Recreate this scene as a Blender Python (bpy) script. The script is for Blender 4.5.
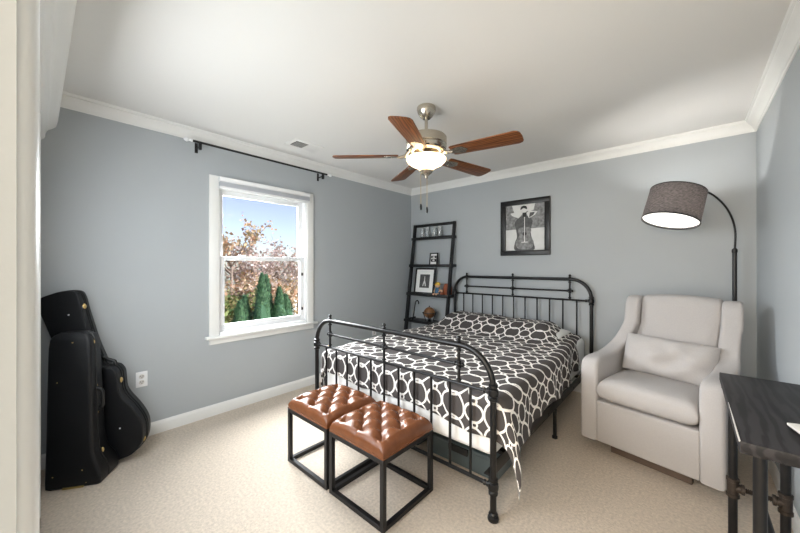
import bpy, bmesh, math, random
from math import sin, cos, pi, radians, sqrt, atan2, hypot
from mathutils import Vector, Matrix, noise

random.seed(7)
for o in list(bpy.data.objects):
    bpy.data.objects.remove(o)
SC = bpy.context.scene
COL = SC.collection

# ------------------------------------------------------------------ camera
cam_data = bpy.data.cameras.new('camera')
cam_data.sensor_width = 36.0
cam_data.lens = 324.0 / 800.0 * 36.0
cam_data.clip_start = 0.02
cam_data.shift_y = -0.5 / 800.0
cam = bpy.data.objects.new('camera', cam_data)
COL.objects.link(cam)
cam.location = (3.10, -3.74, 1.304)
cam.rotation_euler = (radians(90), 0, math.atan2(0.6644, 0.7474))
SC.camera = cam

# ------------------------------------------------------------------ world, sun, area lights, exposure
EXPOSURE = 0.94
W = bpy.data.worlds.new('world')
SC.world = W
W.use_nodes = True
nt = W.node_tree
bg = nt.nodes['Background']
sky = nt.nodes.new('ShaderNodeTexSky')
sky.sky_type = 'NISHITA'
sky.sun_disc = False
sky.sun_elevation = radians(38)
sky.sun_rotation = radians(80)
sky.altitude = 100
sky.air_density = 1.0
sky.dust_density = 0.6
sky.ozone_density = 5.0
hs = nt.nodes.new('ShaderNodeHueSaturation')
hs.inputs['Hue'].default_value = 0.535
hs.inputs['Saturation'].default_value = 0.8
hs.inputs['Value'].default_value = 1.15
nt.links.new(sky.outputs[0], hs.inputs['Color'])
nt.links.new(hs.outputs[0], bg.inputs[0])
bg.inputs[1].default_value = 0.095

def lamp(name, kind, loc, energy, color=(1, 1, 1), **kw):
    d = bpy.data.lights.new(name, kind)
    d.energy = energy
    d.color = color
    for k, v in kw.items():
        setattr(d, k, v)
    o = bpy.data.objects.new(name, d)
    COL.objects.link(o)
    o.location = loc
    return o

sun = lamp('sun', 'SUN', (6, 6, 9), 4.2, (1.0, 0.96, 0.9), angle=radians(0.6))
sun.rotation_euler = (radians(-20), radians(48), 0)
hall = lamp('hall_end_fill', 'AREA', (2.85, -5.85, 1.30), 32, (1.0, 0.85, 0.68), shape='RECTANGLE', size=1.2, size_y=2.0)  # added fill lamp at the end of the unseen hall
hall.rotation_euler = (radians(90), 0, 0)
hall2 = lamp('hall_ceiling_fill', 'AREA', (2.85, -4.8, 2.40), 30, (1.0, 0.84, 0.66), shape='RECTANGLE', size=1.0, size_y=1.0)  # second added fill lamp, under the unseen hall ceiling
frontfill = lamp('front_wall_fill', 'AREA', (1.40, -3.88, 1.40), 29, (0.93, 0.968, 1.0), shape='RECTANGLE', size=1.3, size_y=1.2)  # added lamp behind the doorway wall, brightens the left of the room
frontfill.rotation_euler = (radians(70), 0, 0)
skyglow = lamp('window_daylight', 'AREA', (-1.3, -2.225, 2.5), 420, (0.97, 0.985, 1.0), shape='RECTANGLE', size=2.4, size_y=1.6)
skyglow.rotation_euler = (0, radians(-58), 0)
vs = SC.view_settings
vs.view_transform = 'Standard'
vs.look = 'None'
vs.exposure = EXPOSURE
vs.gamma = 1.0
vs.use_curve_mapping = False

# ------------------------------------------------------------------ materials
def srgb(r, g, b):
    def f(c):
        c /= 255.0
        return c / 12.92 if c <= 0.04045 else ((c + 0.055) / 1.055) ** 2.4
    return (f(r), f(g), f(b), 1.0)

MATS = {}
def mat(name, color, rough=0.5, metal=0.0, vary=0.0, scale=8.0, bump=0.0, bscale=200.0, emit=None, estr=0.0, spec=0.5, stretch=None):
    if name in MATS:
        return MATS[name]
    m = bpy.data.materials.new(name)
    m.use_nodes = True
    n = m.node_tree.nodes
    l = m.node_tree.links
    b = n['Principled BSDF']
    b.inputs['Base Color'].default_value = color
    b.inputs['Roughness'].default_value = rough
    b.inputs['Metallic'].default_value = metal
    b.inputs['Specular IOR Level'].default_value = spec
    tc = n.new('ShaderNodeTexCoord')
    mp = n.new('ShaderNodeMapping')
    if stretch:
        mp.inputs['Scale'].default_value = stretch
    l.new(tc.outputs['Object'], mp.inputs[0])
    if vary > 0:
        t = n.new('ShaderNodeTexNoise')
        t.inputs['Scale'].default_value = scale
        t.inputs['Detail'].default_value = 4
        l.new(mp.outputs[0], t.inputs['Vector'])
        r = n.new('ShaderNodeMapRange')
        r.inputs['From Min'].default_value = 0.3
        r.inputs['From Max'].default_value = 0.7
        r.inputs['To Min'].default_value = 1 - vary
        r.inputs['To Max'].default_value = 1 + vary
        l.new(t.outputs['Fac'], r.inputs['Value'])
        v = n.new('ShaderNodeVectorMath')
        v.operation = 'SCALE'
        v.inputs[0].default_value = color[:3]
        l.new(r.outputs[0], v.inputs['Scale'])
        l.new(v.outputs[0], b.inputs['Base Color'])
    if bump > 0:
        t2 = n.new('ShaderNodeTexNoise')
        t2.inputs['Scale'].default_value = bscale
        t2.inputs['Detail'].default_value = 3
        l.new(mp.outputs[0], t2.inputs['Vector'])
        bu = n.new('ShaderNodeBump')
        bu.inputs['Strength'].default_value = bump
        bu.inputs['Distance'].default_value = 0.01
        l.new(t2.outputs['Fac'], bu.inputs['Height'])
        l.new(bu.outputs[0], b.inputs['Normal'])
    if emit:
        b.inputs['Emission Color'].default_value = emit
        b.inputs['Emission Strength'].default_value = estr
    MATS[name] = m
    return m

def wood_mat(name, c1, c2, rough, scale=6.0, axis=0, dist=6.0, det=3.0, stretch=0.12):
    m = bpy.data.materials.new(name)
    m.use_nodes = True
    n, l = m.node_tree.nodes, m.node_tree.links
    b = n['Principled BSDF']
    tc = n.new('ShaderNodeTexCoord')
    mp = n.new('ShaderNodeMapping')
    s = [1.0, 1.0, 1.0]
    s[axis] = stretch
    mp.inputs['Scale'].default_value = s
    w = n.new('ShaderNodeTexWave')
    w.wave_type = 'BANDS'
    w.bands_direction = 'Y' if axis == 0 else 'X'
    w.inputs['Scale'].default_value = scale
    w.inputs['Distortion'].default_value = dist
    w.inputs['Detail'].default_value = det
    w.inputs['Detail Scale'].default_value = 2.0
    r = n.new('ShaderNodeValToRGB')
    r.color_ramp.elements[0].color = c1
    r.color_ramp.elements[1].color = c2
    r.color_ramp.elements[0].position = 0.25
    r.color_ramp.elements[1].position = 0.8
    l.new(tc.outputs['Object'], mp.inputs[0])
    l.new(mp.outputs[0], w.inputs['Vector'])
    l.new(w.outputs['Fac'], r.inputs[0])
    l.new(r.outputs[0], b.inputs['Base Color'])
    b.inputs['Roughness'].default_value = rough
    b.inputs['Specular IOR Level'].default_value = 0.3
    MATS[name] = m
    return m

def trellis_mat():
    m = bpy.data.materials.new('trellis_cotton')
    m.use_nodes = True
    n, l = m.node_tree.nodes, m.node_tree.links
    b = n['Principled BSDF']
    uv = n.new('ShaderNodeUVMap')
    uv.uv_map = 'cloth'
    # hand-drawn wobble of the print
    nz = n.new('ShaderNodeTexNoise')
    nz.inputs['Scale'].default_value = 9.0
    l.new(uv.outputs[0], nz.inputs['Vector'])
    sub = n.new('ShaderNodeVectorMath'); sub.operation = 'SUBTRACT'
    sub.inputs[1].default_value = (0.5, 0.5, 0.5)
    l.new(nz.outputs['Color'], sub.inputs[0])
    scl = n.new('ShaderNodeVectorMath'); scl.operation = 'SCALE'
    scl.inputs['Scale'].default_value = 0.028
    l.new(sub.outputs[0], scl.inputs[0])
    add = n.new('ShaderNodeVectorMath'); add.operation = 'ADD'
    l.new(uv.outputs[0], add.inputs[0]); l.new(scl.outputs[0], add.inputs[1])
    sep = n.new('ShaderNodeSeparateXYZ')
    l.new(add.outputs[0], sep.inputs[0])
    def mth(op, a, c=None, d=None):
        k = n.new('ShaderNodeMath'); k.operation = op
        for i, x in enumerate((a, c, d)):
            if x is None:
                continue
            if isinstance(x, (int, float)):
                k.inputs[i].default_value = x
            else:
                l.new(x, k.inputs[i])
        return k.outputs[0]
    PX, PY = 0.262, 0.131
    def ring(ox, oy, R, sy=1.0):
        x = mth('WRAP', mth('SUBTRACT', sep.outputs[0], ox * PX), PX / 2, -PX / 2)
        y = mth('WRAP', mth('SUBTRACT', sep.outputs[1], oy * PY), PY / 2, -PY / 2)
        y = mth('MULTIPLY', y, sy)
        d = mth('SQRT', mth('ADD', mth('MULTIPLY', x, x), mth('MULTIPLY', y, y)))
        return mth('ABSOLUTE', mth('SUBTRACT', d, R))
    a = ring(0, 0, 0.0735)
    xa = mth('WRAP', sep.outputs[0], PX / 2, -PX / 2)
    ya = mth('SUBTRACT', PY, mth('ABSOLUTE', mth('WRAP', sep.outputs[1], PY / 2, -PY / 2)))
    a2 = mth('ABSOLUTE', mth('SUBTRACT', mth('SQRT', mth('ADD', mth('MULTIPLY', xa, xa), mth('MULTIPLY', ya, ya))), 0.0735))
    a = mth('MINIMUM', a, a2)
    c = ring(0.5, 0, 0.0515)
    e = ring(0.5, 0.5, 0.0155)
    mn = mth('MINIMUM', mth('MINIMUM', a, c), e)
    f = mth('LESS_THAN', mn, 0.0061)
    mix = n.new('ShaderNodeMix'); mix.data_type = 'RGBA'
    mix.inputs[6].default_value = srgb(78, 74, 73)
    mix.inputs[7].default_value = srgb(238, 235, 230)
    l.new(f, mix.inputs[0])
    l.new(mix.outputs[2], b.inputs['Base Color'])
    b.inputs['Roughness'].default_value = 0.9
    b.inputs['Specular IOR Level'].default_value = 0.2
    return m

M = dict(
    wall=mat('grey_wall_paint', srgb(172, 177, 180), 0.55, vary=0.01, scale=3, bump=0.03, bscale=350),
    ceiling=mat('white_ceiling_paint', srgb(226, 225, 222), 0.8, bump=0.03, bscale=300),
    trim=mat('white_trim_paint', srgb(232, 232, 229), 0.35, vary=0.01),
    vinyl=mat('white_vinyl', srgb(236, 237, 238), 0.35, vary=0.01),
    carpet=mat('beige_carpet', srgb(216, 203, 187), 0.95, vary=0.14, scale=70, bump=0.9, bscale=260, spec=0.1),
    iron=mat('black_iron', srgb(17, 17, 18), 0.36, metal=0.2, vary=0.1),
    frame=mat('black_steel', srgb(26, 26, 28), 0.36, metal=0.3, vary=0.1),
    black=mat('black_paint', srgb(13, 13, 14), 0.4, vary=0.1),
    casing=mat('black_vinyl_case', srgb(15, 16, 19), 0.4, spec=0.35, vary=0.12, scale=14, bump=0.25, bscale=420),
    brass=mat('brass', srgb(205, 178, 120), 0.3, metal=0.9, vary=0.08),
    nickel=mat('brushed_nickel', srgb(188, 180, 166), 0.26, metal=1.0, vary=0.05, stretch=(1, 1, 12)),
    white_cloth=mat('white_sheet', srgb(240, 240, 238), 0.9, vary=0.02, bump=0.1, bscale=30),
    upholstery=mat('light_grey_upholstery', srgb(173, 170, 169), 0.92, vary=0.03, scale=160, bump=0.25, bscale=500, spec=0.25),
    plinth=mat('dark_brown_plinth', srgb(92, 78, 68), 0.5, vary=0.1),
    leather=mat('cognac_leather', srgb(114, 68, 40), 0.26, vary=0.12, scale=24, bump=0.2, bscale=260),
    print_black=mat('print_black', srgb(30, 30, 30), 0.5, vary=0.2, scale=20),
    print_dark=mat('print_dark_grey', srgb(78, 78, 78), 0.5, vary=0.35, scale=30),
    print_mid=mat('print_mid_grey', srgb(128, 128, 128), 0.5, vary=0.45, scale=35),
    print_light=mat('print_pale_grey', srgb(216, 216, 214), 0.5, vary=0.05, scale=10),
    print_white=mat('print_white', srgb(240, 240, 238), 0.5, vary=0.02),
    bin=mat('blue_grey_plastic', srgb(84, 96, 100), 0.3, vary=0.05),
    red_paint=mat('red_brown_figurine', srgb(150, 84, 58), 0.6, vary=0.2, scale=40),
    yellow=mat('yellow_figurine', srgb(222, 178, 60), 0.55, vary=0.1),
    blue=mat('blue_figurine', srgb(50, 92, 120), 0.55, vary=0.1),
    skin=mat('tan_figurine', srgb(222, 178, 146), 0.55, vary=0.05),
    globe=mat('brown_globe', srgb(120, 82, 50), 0.4, vary=0.5, scale=18),
    pipe=mat('aged_black_pipe', srgb(28, 27, 27), 0.42, metal=0.4, vary=0.2, scale=30),
    fitting=mat('aged_bronze_fitting', srgb(66, 58, 52), 0.45, metal=0.6, vary=0.25, scale=40, bump=0.2, bscale=150),
    edge=mat('pale_edge', srgb(214, 210, 204), 0.4, vary=0.1),
    dark=mat('dark_hole', srgb(28, 28, 28), 0.7, vary=0.1),
    vent=mat('grey_louvre', srgb(150, 148, 144), 0.5, vary=0.05),
    blind=mat('grey_white_shade_fabric', srgb(196, 199, 204), 0.8, vary=0.02),
    bark=mat('tree_bark', srgb(150, 134, 122), 0.9, vary=0.3, scale=6),
    grass=mat('lawn', srgb(150, 150, 96), 0.95, vary=0.2, scale=1.5),
    siding=mat('white_siding', srgb(240, 240, 238), 0.7, vary=0.03),
    roof=mat('grey_shingle', srgb(150, 146, 142), 0.9, vary=0.15, scale=5),
)
M['fan_wood'] = wood_mat('walnut_blade', srgb(84, 48, 25), srgb(132, 80, 44), 0.4, scale=17, axis=0, dist=7.0, stretch=0.12)
M['table_wood'] = wood_mat('charcoal_stained_oak', srgb(24, 23, 25), srgb(46, 44, 46), 0.55, scale=9, axis=1, dist=9.0, stretch=0.14)
M['trellis'] = trellis_mat()

def leaf_mat(name, cols, rough=0.8):
    m = bpy.data.materials.new(name)
    m.use_nodes = True
    n, l = m.node_tree.nodes, m.node_tree.links
    b = n['Principled BSDF']
    g = n.new('ShaderNodeNewGeometry')
    r = n.new('ShaderNodeValToRGB')
    e = r.color_ramp.elements
    e[0].color = cols[0]
    e[1].color = cols[-1]
    for i, c in enumerate(cols[1:-1]):
        k = e.new((i + 1) / (len(cols) - 1)); k.color = c
    l.new(g.outputs['Random Per Island'], r.inputs[0])
    l.new(r.outputs[0], b.inputs['Base Color'])
    b.inputs['Roughness'].default_value = rough
    return m

M['leaf_autumn'] = leaf_mat('autumn_leaves', [srgb(196, 146, 110), srgb(226, 194, 166), srgb(176, 158, 112), srgb(236, 220, 206)])
M['leaf_pale'] = leaf_mat('pale_blossom_leaves', [srgb(236, 224, 220), srgb(214, 188, 176), srgb(190, 166, 156), srgb(244, 238, 236)])
M['leaf_green'] = leaf_mat('evergreen_leaves', [srgb(62, 98, 72), srgb(88, 128, 92), srgb(112, 148, 108), srgb(70, 108, 82)])
M['leaf_bush'] = leaf_mat('bush_leaves', [srgb(100, 128, 76), srgb(140, 152, 92), srgb(120, 120, 70), srgb(168, 150, 104)])

def glass_mat():
    m = bpy.data.materials.new('window_glass')
    m.use_nodes = True
    n, l = m.node_tree.nodes, m.node_tree.links
    for x in list(n):
        if x.type != 'OUTPUT_MATERIAL':
            n.remove(x)
    out = [x for x in n if x.type == 'OUTPUT_MATERIAL'][0]
    t = n.new('ShaderNodeBsdfTransparent')
    t.inputs[0].default_value = (0.96, 0.97, 0.97, 1)
    g = n.new('ShaderNodeBsdfGlossy')
    g.inputs['Roughness'].default_value = 0.02
    lw = n.new('ShaderNodeFresnel')
    lw.inputs[0].default_value = 1.45
    mx = n.new('ShaderNodeMixShader')
    sc_ = n.new('ShaderNodeMath'); sc_.operation = 'MULTIPLY'; sc_.inputs[1].default_value = 0.15
    l.new(lw.outputs[0], sc_.inputs[0]); l.new(sc_.outputs[0], mx.inputs[0])
    l.new(t.outputs[0], mx.inputs[1])
    l.new(g.outputs[0], mx.inputs[2])
    l.new(mx.outputs[0], out.inputs[0])
    return m
M['glass'] = glass_mat()

def shade_mat():
    m = bpy.data.materials.new('charcoal_linen_shade')
    m.use_nodes = True
    n, l = m.node_tree.nodes, m.node_tree.links
    b = n['Principled BSDF']
    tc = n.new('ShaderNodeTexCoord')
    t = n.new('ShaderNodeTexNoise'); t.inputs['Scale'].default_value = 60
    mp = n.new('ShaderNodeMapping'); mp.inputs['Scale'].default_value = (1, 1, 5)
    l.new(tc.outputs['Object'], mp.inputs[0]); l.new(mp.outputs[0], t.inputs['Vector'])
    r = n.new('ShaderNodeValToRGB')
    r.color_ramp.elements[0].position = 0.35; r.color_ramp.elements[1].position = 0.68
    r.color_ramp.elements[0].color = srgb(54, 52, 54); r.color_ramp.elements[1].color = srgb(112, 106, 107)
    l.new(t.outputs['Fac'], r.inputs[0]); l.new(r.outputs[0], b.inputs['Base Color'])
    b.inputs['Roughness'].default_value = 0.9
    tr = n.new('ShaderNodeBsdfTranslucent')
    tr.inputs[0].default_value = srgb(130, 118, 112)
    mx = n.new('ShaderNodeMixShader'); mx.inputs[0].default_value = 0.05
    out = [x for x in n if x.type == 'OUTPUT_MATERIAL'][0]
    l.new(b.outputs[0], mx.inputs[1]); l.new(tr.outputs[0], mx.inputs[2]); l.new(mx.outputs[0], out.inputs[0])
    return m
M['shade'] = shade_mat()
M['bowl'] = mat('lit_alabaster_bowl', srgb(255, 244, 224), 0.35, vary=0.05, scale=14, emit=(1.0, 0.87, 0.70, 1), estr=0.62)
M['diffuser'] = mat('lit_white_diffuser', srgb(250, 248, 244), 0.6, vary=0.01, emit=(1.0, 0.96, 0.90, 1), estr=0.8)
M['bulb'] = mat('lit_bulb', srgb(255, 250, 240), 0.4, vary=0.01, emit=(1.0, 0.93, 0.82, 1), estr=6.0)

# ------------------------------------------------------------------ mesh helpers
def new():
    return bmesh.new()

def box(bm, x0, x1, y0, y1, z0, z1, mi=0):
    vs = [bm.verts.new(p) for p in ((x0, y0, z0), (x1, y0, z0), (x1, y1, z0), (x0, y1, z0), (x0, y0, z1), (x1, y0, z1), (x1, y1, z1), (x0, y1, z1))]
    for f in ((0, 3, 2, 1), (4, 5, 6, 7), (0, 1, 5, 4), (1, 2, 6, 5), (2, 3, 7, 6), (3, 0, 4, 7)):
        bm.faces.new([vs[i] for i in f]).material_index = mi
    return vs

def rbox(bm, x0, x1, y0, y1, z0, z1, b=0.004, seg=2, mi=0):
    t = bmesh.new()
    box(t, x0, x1, y0, y1, z0, z1, mi)
    bmesh.ops.bevel(t, geom=t.edges[:], offset=b, segments=seg, affect='EDGES', profile=0.5)
    merge(bm, t)

def merge(bm, t, mx=None, mi=None):
    if mx is not None:
        t.transform(mx)
    mp = {}
    for v in t.verts:
        mp[v] = bm.verts.new(v.co)
    for f in t.faces:
        nf = bm.faces.new([mp[v] for v in f.verts])
        nf.material_index = f.material_index if mi is None else mi
    t.free()

def tube(bm, pts, r, n=10, caps=True):
    pts = [Vector(p) for p in pts]
    k = len(pts)
    rs = r if isinstance(r, (list, tuple)) else [r] * k
    tan = []
    for i in range(k):
        a = pts[max(i - 1, 0)]
        c = pts[min(i + 1, k - 1)]
        tan.append((c - a).normalized())
    ref = Vector((0, 0, 1)) if abs(tan[0].z) < 0.9 else Vector((1, 0, 0))
    u = tan[0].cross(ref).normalized()
    rings = []
    for i in range(k):
        if i:
            q = tan[i - 1].rotation_difference(tan[i])
            u = q @ u
        u = (u - tan[i] * u.dot(tan[i])).normalized()
        w = tan[i].cross(u)
        rings.append([bm.verts.new(pts[i] + (u * cos(2 * pi * j / n) + w * sin(2 * pi * j / n)) * rs[i]) for j in range(n)])
    for i in range(k - 1):
        for j in range(n):
            bm.faces.new([rings[i][j], rings[i][(j + 1) % n], rings[i + 1][(j + 1) % n], rings[i + 1][j]])
    if caps:
        bm.faces.new(rings[0][::-1])
        bm.faces.new(rings[-1])

def lathe(bm, prof, n=24, mx=None, mi=0, close=False):
    t = bmesh.new()
    rings = []
    for (r, z) in prof:
        if r < 1e-5:
            rings.append([t.verts.new((0, 0, z))])
        else:
            rings.append([t.verts.new((r * cos(2 * pi * j / n), r * sin(2 * pi * j / n), z)) for j in range(n)])
    for a, c in zip(rings, rings[1:]):
        for j in range(n):
            if len(a) == 1 and len(c) == 1:
                continue
            if len(a) == 1:
                t.faces.new([a[0], c[(j + 1) % n], c[j]])
            elif len(c) == 1:
                t.faces.new([a[j], a[(j + 1) % n], c[0]])
            else:
                t.faces.new([a[j], a[(j + 1) % n], c[(j + 1) % n], c[j]])
    for f in t.faces:
        f.material_index = mi
    merge(bm, t, mx)

def ball(bm, c, r, n=12, sc=(1, 1, 1), mi=0):
    t = bmesh.new()
    bmesh.ops.create_uvsphere(t, u_segments=n, v_segments=max(6, n // 2 + 2), radius=r)
    merge(bm, t, Matrix.Translation(c) @ Matrix.Diagonal((*sc, 1)), mi)

def prism(bm, pts, a, b, fn, mi=0):
    """outline pts extruded from depth a to b; fn(p, q, depth) -> xyz"""
    v0 = [bm.verts.new(fn(p[0], p[1], a)) for p in pts]
    v1 = [bm.verts.new(fn(p[0], p[1], b)) for p in pts]
    n = len(pts)
    fs = [bm.faces.new(v0[::-1]), bm.faces.new(v1)]
    for i in range(n):
        fs.append(bm.faces.new([v0[i], v0[(i + 1) % n], v1[(i + 1) % n], v1[i]]))
    for f in fs:
        f.material_index = mi

def rprism(bm, pts, a, b, fn, bev=0.01, seg=3, mi=0):
    t = bmesh.new()
    prism(t, pts, a, b, lambda p, q, d: (p, q, d))
    bmesh.ops.recalc_face_normals(t, faces=t.faces[:])
    ed = [e for e in t.edges if len(e.link_faces) == 2 and any(len(f.verts) > 4 or abs(f.normal.z) > 0.9 for f in e.link_faces)]
    bmesh.ops.bevel(t, geom=ed, offset=bev, segments=seg, affect='EDGES', profile=0.5, clamp_overlap=True)
    for v in t.verts:
        v.co = Vector(fn(v.co.x, v.co.y, v.co.z))
    merge(bm, t, None, mi)

def spline(pts, sub=6, closed=True):
    out = []
    n = len(pts)
    rng = n if closed else n - 1
    for i in range(rng):
        if closed:
            p = [Vector(pts[(i + k) % n]) for k in (-1, 0, 1, 2)]
        else:
            p = [Vector(pts[min(max(i + k, 0), n - 1)]) for k in (-1, 0, 1, 2)]
        for s in range(sub):
            t = s / sub
            out.append(0.5 * ((2 * p[1]) + (-p[0] + p[2]) * t + (2 * p[0] - 5 * p[1] + 4 * p[2] - p[3]) * t * t + (-p[0] + 3 * p[1] - 3 * p[2] + p[3]) * t ** 3))
    if not closed:
        out.append(Vector(pts[-1]))
    return out

def grid(bm, nu, nv, fn, uvs=None):
    vv = [[bm.verts.new(fn(i / nu, j / nv)) for j in range(nv + 1)] for i in range(nu + 1)]
    for i in range(nu):
        for j in range(nv):
            bm.faces.new([vv[i][j], vv[i + 1][j], vv[i + 1][j + 1], vv[i][j + 1]])
    return vv

def cushion(bm, hx, hy, hz, n=4.0, k=2.0, res=24, mx=None, wob=0.0, seed=0, top=None):
    t = bmesh.new()
    rows = {}
    for sgn in (1, -1):
        for i in range(res + 1):
            for j in range(res + 1):
                a = sin(pi / 2 * (2 * i / res - 1)); c = sin(pi / 2 * (2 * j / res - 1))
                h = (max(0.0, 1 - abs(a) ** n) * max(0.0, 1 - abs(c) ** n)) ** (1 / k)
                edge = i in (0, res) or j in (0, res)
                key = (i, j, 0 if edge else sgn)
                if key in rows:
                    continue
                z = 0 if edge else sgn * hz * h
                if not edge and wob:
                    z += wob * sgn * noise.noise(Vector((a * 2.2 + seed, c * 1.6, seed))) * h
                if top and sgn > 0 and not edge:
                    z += top(a, c)
                rows[key] = t.verts.new((a * hx, c * hy, z))
    def g(i, j, s):
        return rows.get((i, j, s)) or rows[(i, j, 0)]
    for s in (1, -1):
        for i in range(res):
            for j in range(res):
                q = [g(i, j, s), g(i + 1, j, s), g(i + 1, j + 1, s), g(i, j + 1, s)]
                t.faces.new(q if s > 0 else q[::-1])
    merge(bm, t, mx)

def obj(name, bm, m, parent=None, smooth=35, subsurf=0, bevel=0, seg=2, solid=0, loc=None):
    bmesh.ops.recalc_face_normals(bm, faces=bm.faces[:])
    me = bpy.data.meshes.new(name)
    bm.to_mesh(me)
    bm.free()
    ms = m if isinstance(m, (list, tuple)) else [m]
    for x in ms:
        me.materials.append(x)
    if smooth:
        me.shade_smooth()
        if smooth < 180:
            me.set_sharp_from_angle(angle=radians(smooth))
    o = bpy.data.objects.new(name, me)
    COL.objects.link(o)
    if loc:
        o.location = loc
    if parent:
        o.parent = parent
    if solid:
        s = o.modifiers.new('solid', 'SOLIDIFY'); s.thickness = solid; s.offset = 0
    if bevel:
        b = o.modifiers.new('bevel', 'BEVEL'); b.width = bevel; b.segments = seg; b.limit_method = 'ANGLE'; b.angle_limit = radians(40)
    if subsurf:
        s = o.modifiers.new('sub', 'SUBSURF'); s.levels = subsurf; s.render_levels = subsurf
    return o

def tag(o, label, cat, group=None, kind=None):
    o['label'] = label
    o['category'] = cat
    if group:
        o['group'] = group
    if kind:
        o['kind'] = kind
    return o

def thing(name, label, cat, loc=(0, 0, 0), rotz=0.0, group=None):
    o = bpy.data.objects.new(name, None)
    o.empty_display_size = 0.1
    COL.objects.link(o)
    o.location = loc
    o.rotation_euler = (0, 0, rotz)
    return tag(o, label, cat, group)

def struct(name, bm, m, parent=None, label=None, **kw):
    o = obj(name, bm, m, parent, **kw)
    if parent is None:
        o['kind'] = 'structure'
        if label:
            o['label'] = label
    return o

def axis_matrix(loc, axis):
    return Matrix.Translation(loc) @ Vector((0, 0, 1)).rotation_difference(Vector(axis).normalized()).to_matrix().to_4x4()

def dup(root, loc, label, group=None, rotz=None):
    r = root.copy(); COL.objects.link(r); r.location = loc; r['label'] = label
    if group:
        r['group'] = group
    if rotz is not None:
        r.rotation_euler = (0, 0, rotz)
    for ch in list(root.children):
        c = ch.copy(); COL.objects.link(c); c.parent = r
        for g in list(ch.children):
            d = g.copy(); COL.objects.link(d); d.parent = c
    return r

# ------------------------------------------------------------------ room shell
RX, CZ, YN = 3.50, 2.44, -3.755
YH = -6.0
bm = new(); box(bm, -0.14, RX + 0.12, YN - 0.12, 0.14, -0.12, 0.0); box(bm, 2.12, RX + 0.12, YH - 0.1, YN - 0.12, -0.12, 0.0)
struct('floor', bm, M['carpet'], label='beige carpet over the whole floor')
bm = new(); box(bm, -0.14, RX + 0.12, YN - 0.12, 0.14, CZ, CZ + 0.12); box(bm, 2.12, RX + 0.12, YH - 0.1, YN - 0.12, CZ, CZ + 0.12)
struct('ceiling', bm, M['ceiling'], label='flat white ceiling')
WY0, WY1, WZ0, WZ1 = -2.665, -1.785, 0.715, 2.02
bm = new()
box(bm, -0.14, 0, YN - 0.12, WY0, 0, CZ); box(bm, -0.14, 0, WY1, 0.14, 0, CZ)
box(bm, -0.14, 0, WY0, WY1, 0, WZ0); box(bm, -0.14, 0, WY0, WY1, WZ1, CZ)
struct('wall_left', bm, M['wall'], label='grey wall with the window')
bm = new(); box(bm, 0, RX, 0, 0.12, 0, CZ)
struct('wall_back', bm, M['wall'], label='grey wall behind the bed')
bm = new(); box(bm, RX, RX + 0.12, YH, 0.12, 0, CZ)
struct('wall_right', bm, M['wall'], label='grey wall on the right')
DX0, DX1, DZ = 2.50, 3.42, 2.06
bm = new()
box(bm, 0, 0.75, YN - 0.12, YN, 0, CZ); box(bm, 2.05, DX0, YN - 0.12, YN, 0, CZ); box(bm, 0.75, 2.05, YN - 0.12, YN, 0, 0.82); box(bm, 0.75, 2.05, YN - 0.12, YN, 2.03, CZ); box(bm, DX1, RX, YN - 0.12, YN, 0, CZ); box(bm, DX0, DX1, YN - 0.12, YN, DZ, CZ)  # includes an opening made for the added fill window
struct('wall_front', bm, M['wall'], label='grey wall with the doorway')
bm = new(); box(bm, 2.12, RX, YH - 0.1, YH, 0, CZ)
struct('wall_hall', bm, M['trim'], label='hall wall beyond the doorway')
bm = new(); box(bm, 2.12, 2.22, YH, YN - 0.12, 0, CZ)
struct('wall_hall_left', bm, M['trim'], label='hall wall left of the doorway')

# crown moulding: (offset from wall, height below ceiling)
CP = [(0, 0.085), (0.006, 0.085), (0.010, 0.076), (0.014, 0.074), (0.018, 0.062), (0.028, 0.046), (0.044, 0.034), (0.052, 0.026), (0.056, 0.022), (0.056, 0.014), (0.066, 0.010), (0.070, 0.0), (0, 0)]
def crown(name, a, b, inward, ma, mb):
    d = (Vector(b) - Vector(a)); d.normalize(); inn = Vector(inward)
    bm = new()
    r0, r1 = [], []
    for (o, h) in CP:
        p = Vector(a) + inn * o + d * (o if ma else 0); q = Vector(b) + inn * o - d * (o if mb else 0)
        r0.append(bm.verts.new((p.x, p.y, CZ - h))); r1.append(bm.verts.new((q.x, q.y, CZ - h)))
    n = len(CP)
    for i in range(n):
        bm.faces.new([r0[i], r0[(i + 1) % n], r1[(i + 1) % n], r1[i]])
    bm.faces.new(r0); bm.faces.new(r1[::-1])
    struct(name, bm, M['trim'], smooth=30)
crown('trim_1', (0, YN), (0, 0), (1, 0), False, True)
crown('trim_2', (0, 0), (RX, 0), (0, -1), True, True)
crown('trim_3', (RX, 0), (RX, YN), (-1, 0), True, False)

BP = [(0, 0), (0.014, 0), (0.014, 0.068), (0.011, 0.080), (0.006, 0.086), (0.004, 0.094), (0, 0.094)]
def baseboard(name, a, b, inward):
    inn = Vector(inward); bm = new(); r0, r1 = [], []
    for (o, h) in BP:
        p = Vector(a) + inn * o; q = Vector(b) + inn * o
        r0.append(bm.verts.new((p.x, p.y, h))); r1.append(bm.verts.new((q.x, q.y, h)))
    n = len(BP)
    for i in range(n):
        bm.faces.new([r0[i], r0[(i + 1) % n], r1[(i + 1) % n], r1[i]])
    bm.faces.new(r0); bm.faces.new(r1[::-1])
    struct(name, bm, M['trim'], smooth=30)
baseboard('baseboard_left', (0, YN), (0, 0), (1, 0))
baseboard('baseboard_back', (0, 0), (RX, 0), (0, -1))
baseboard('baseboard_right', (RX, 0), (RX, YN), (-1, 0))

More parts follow.
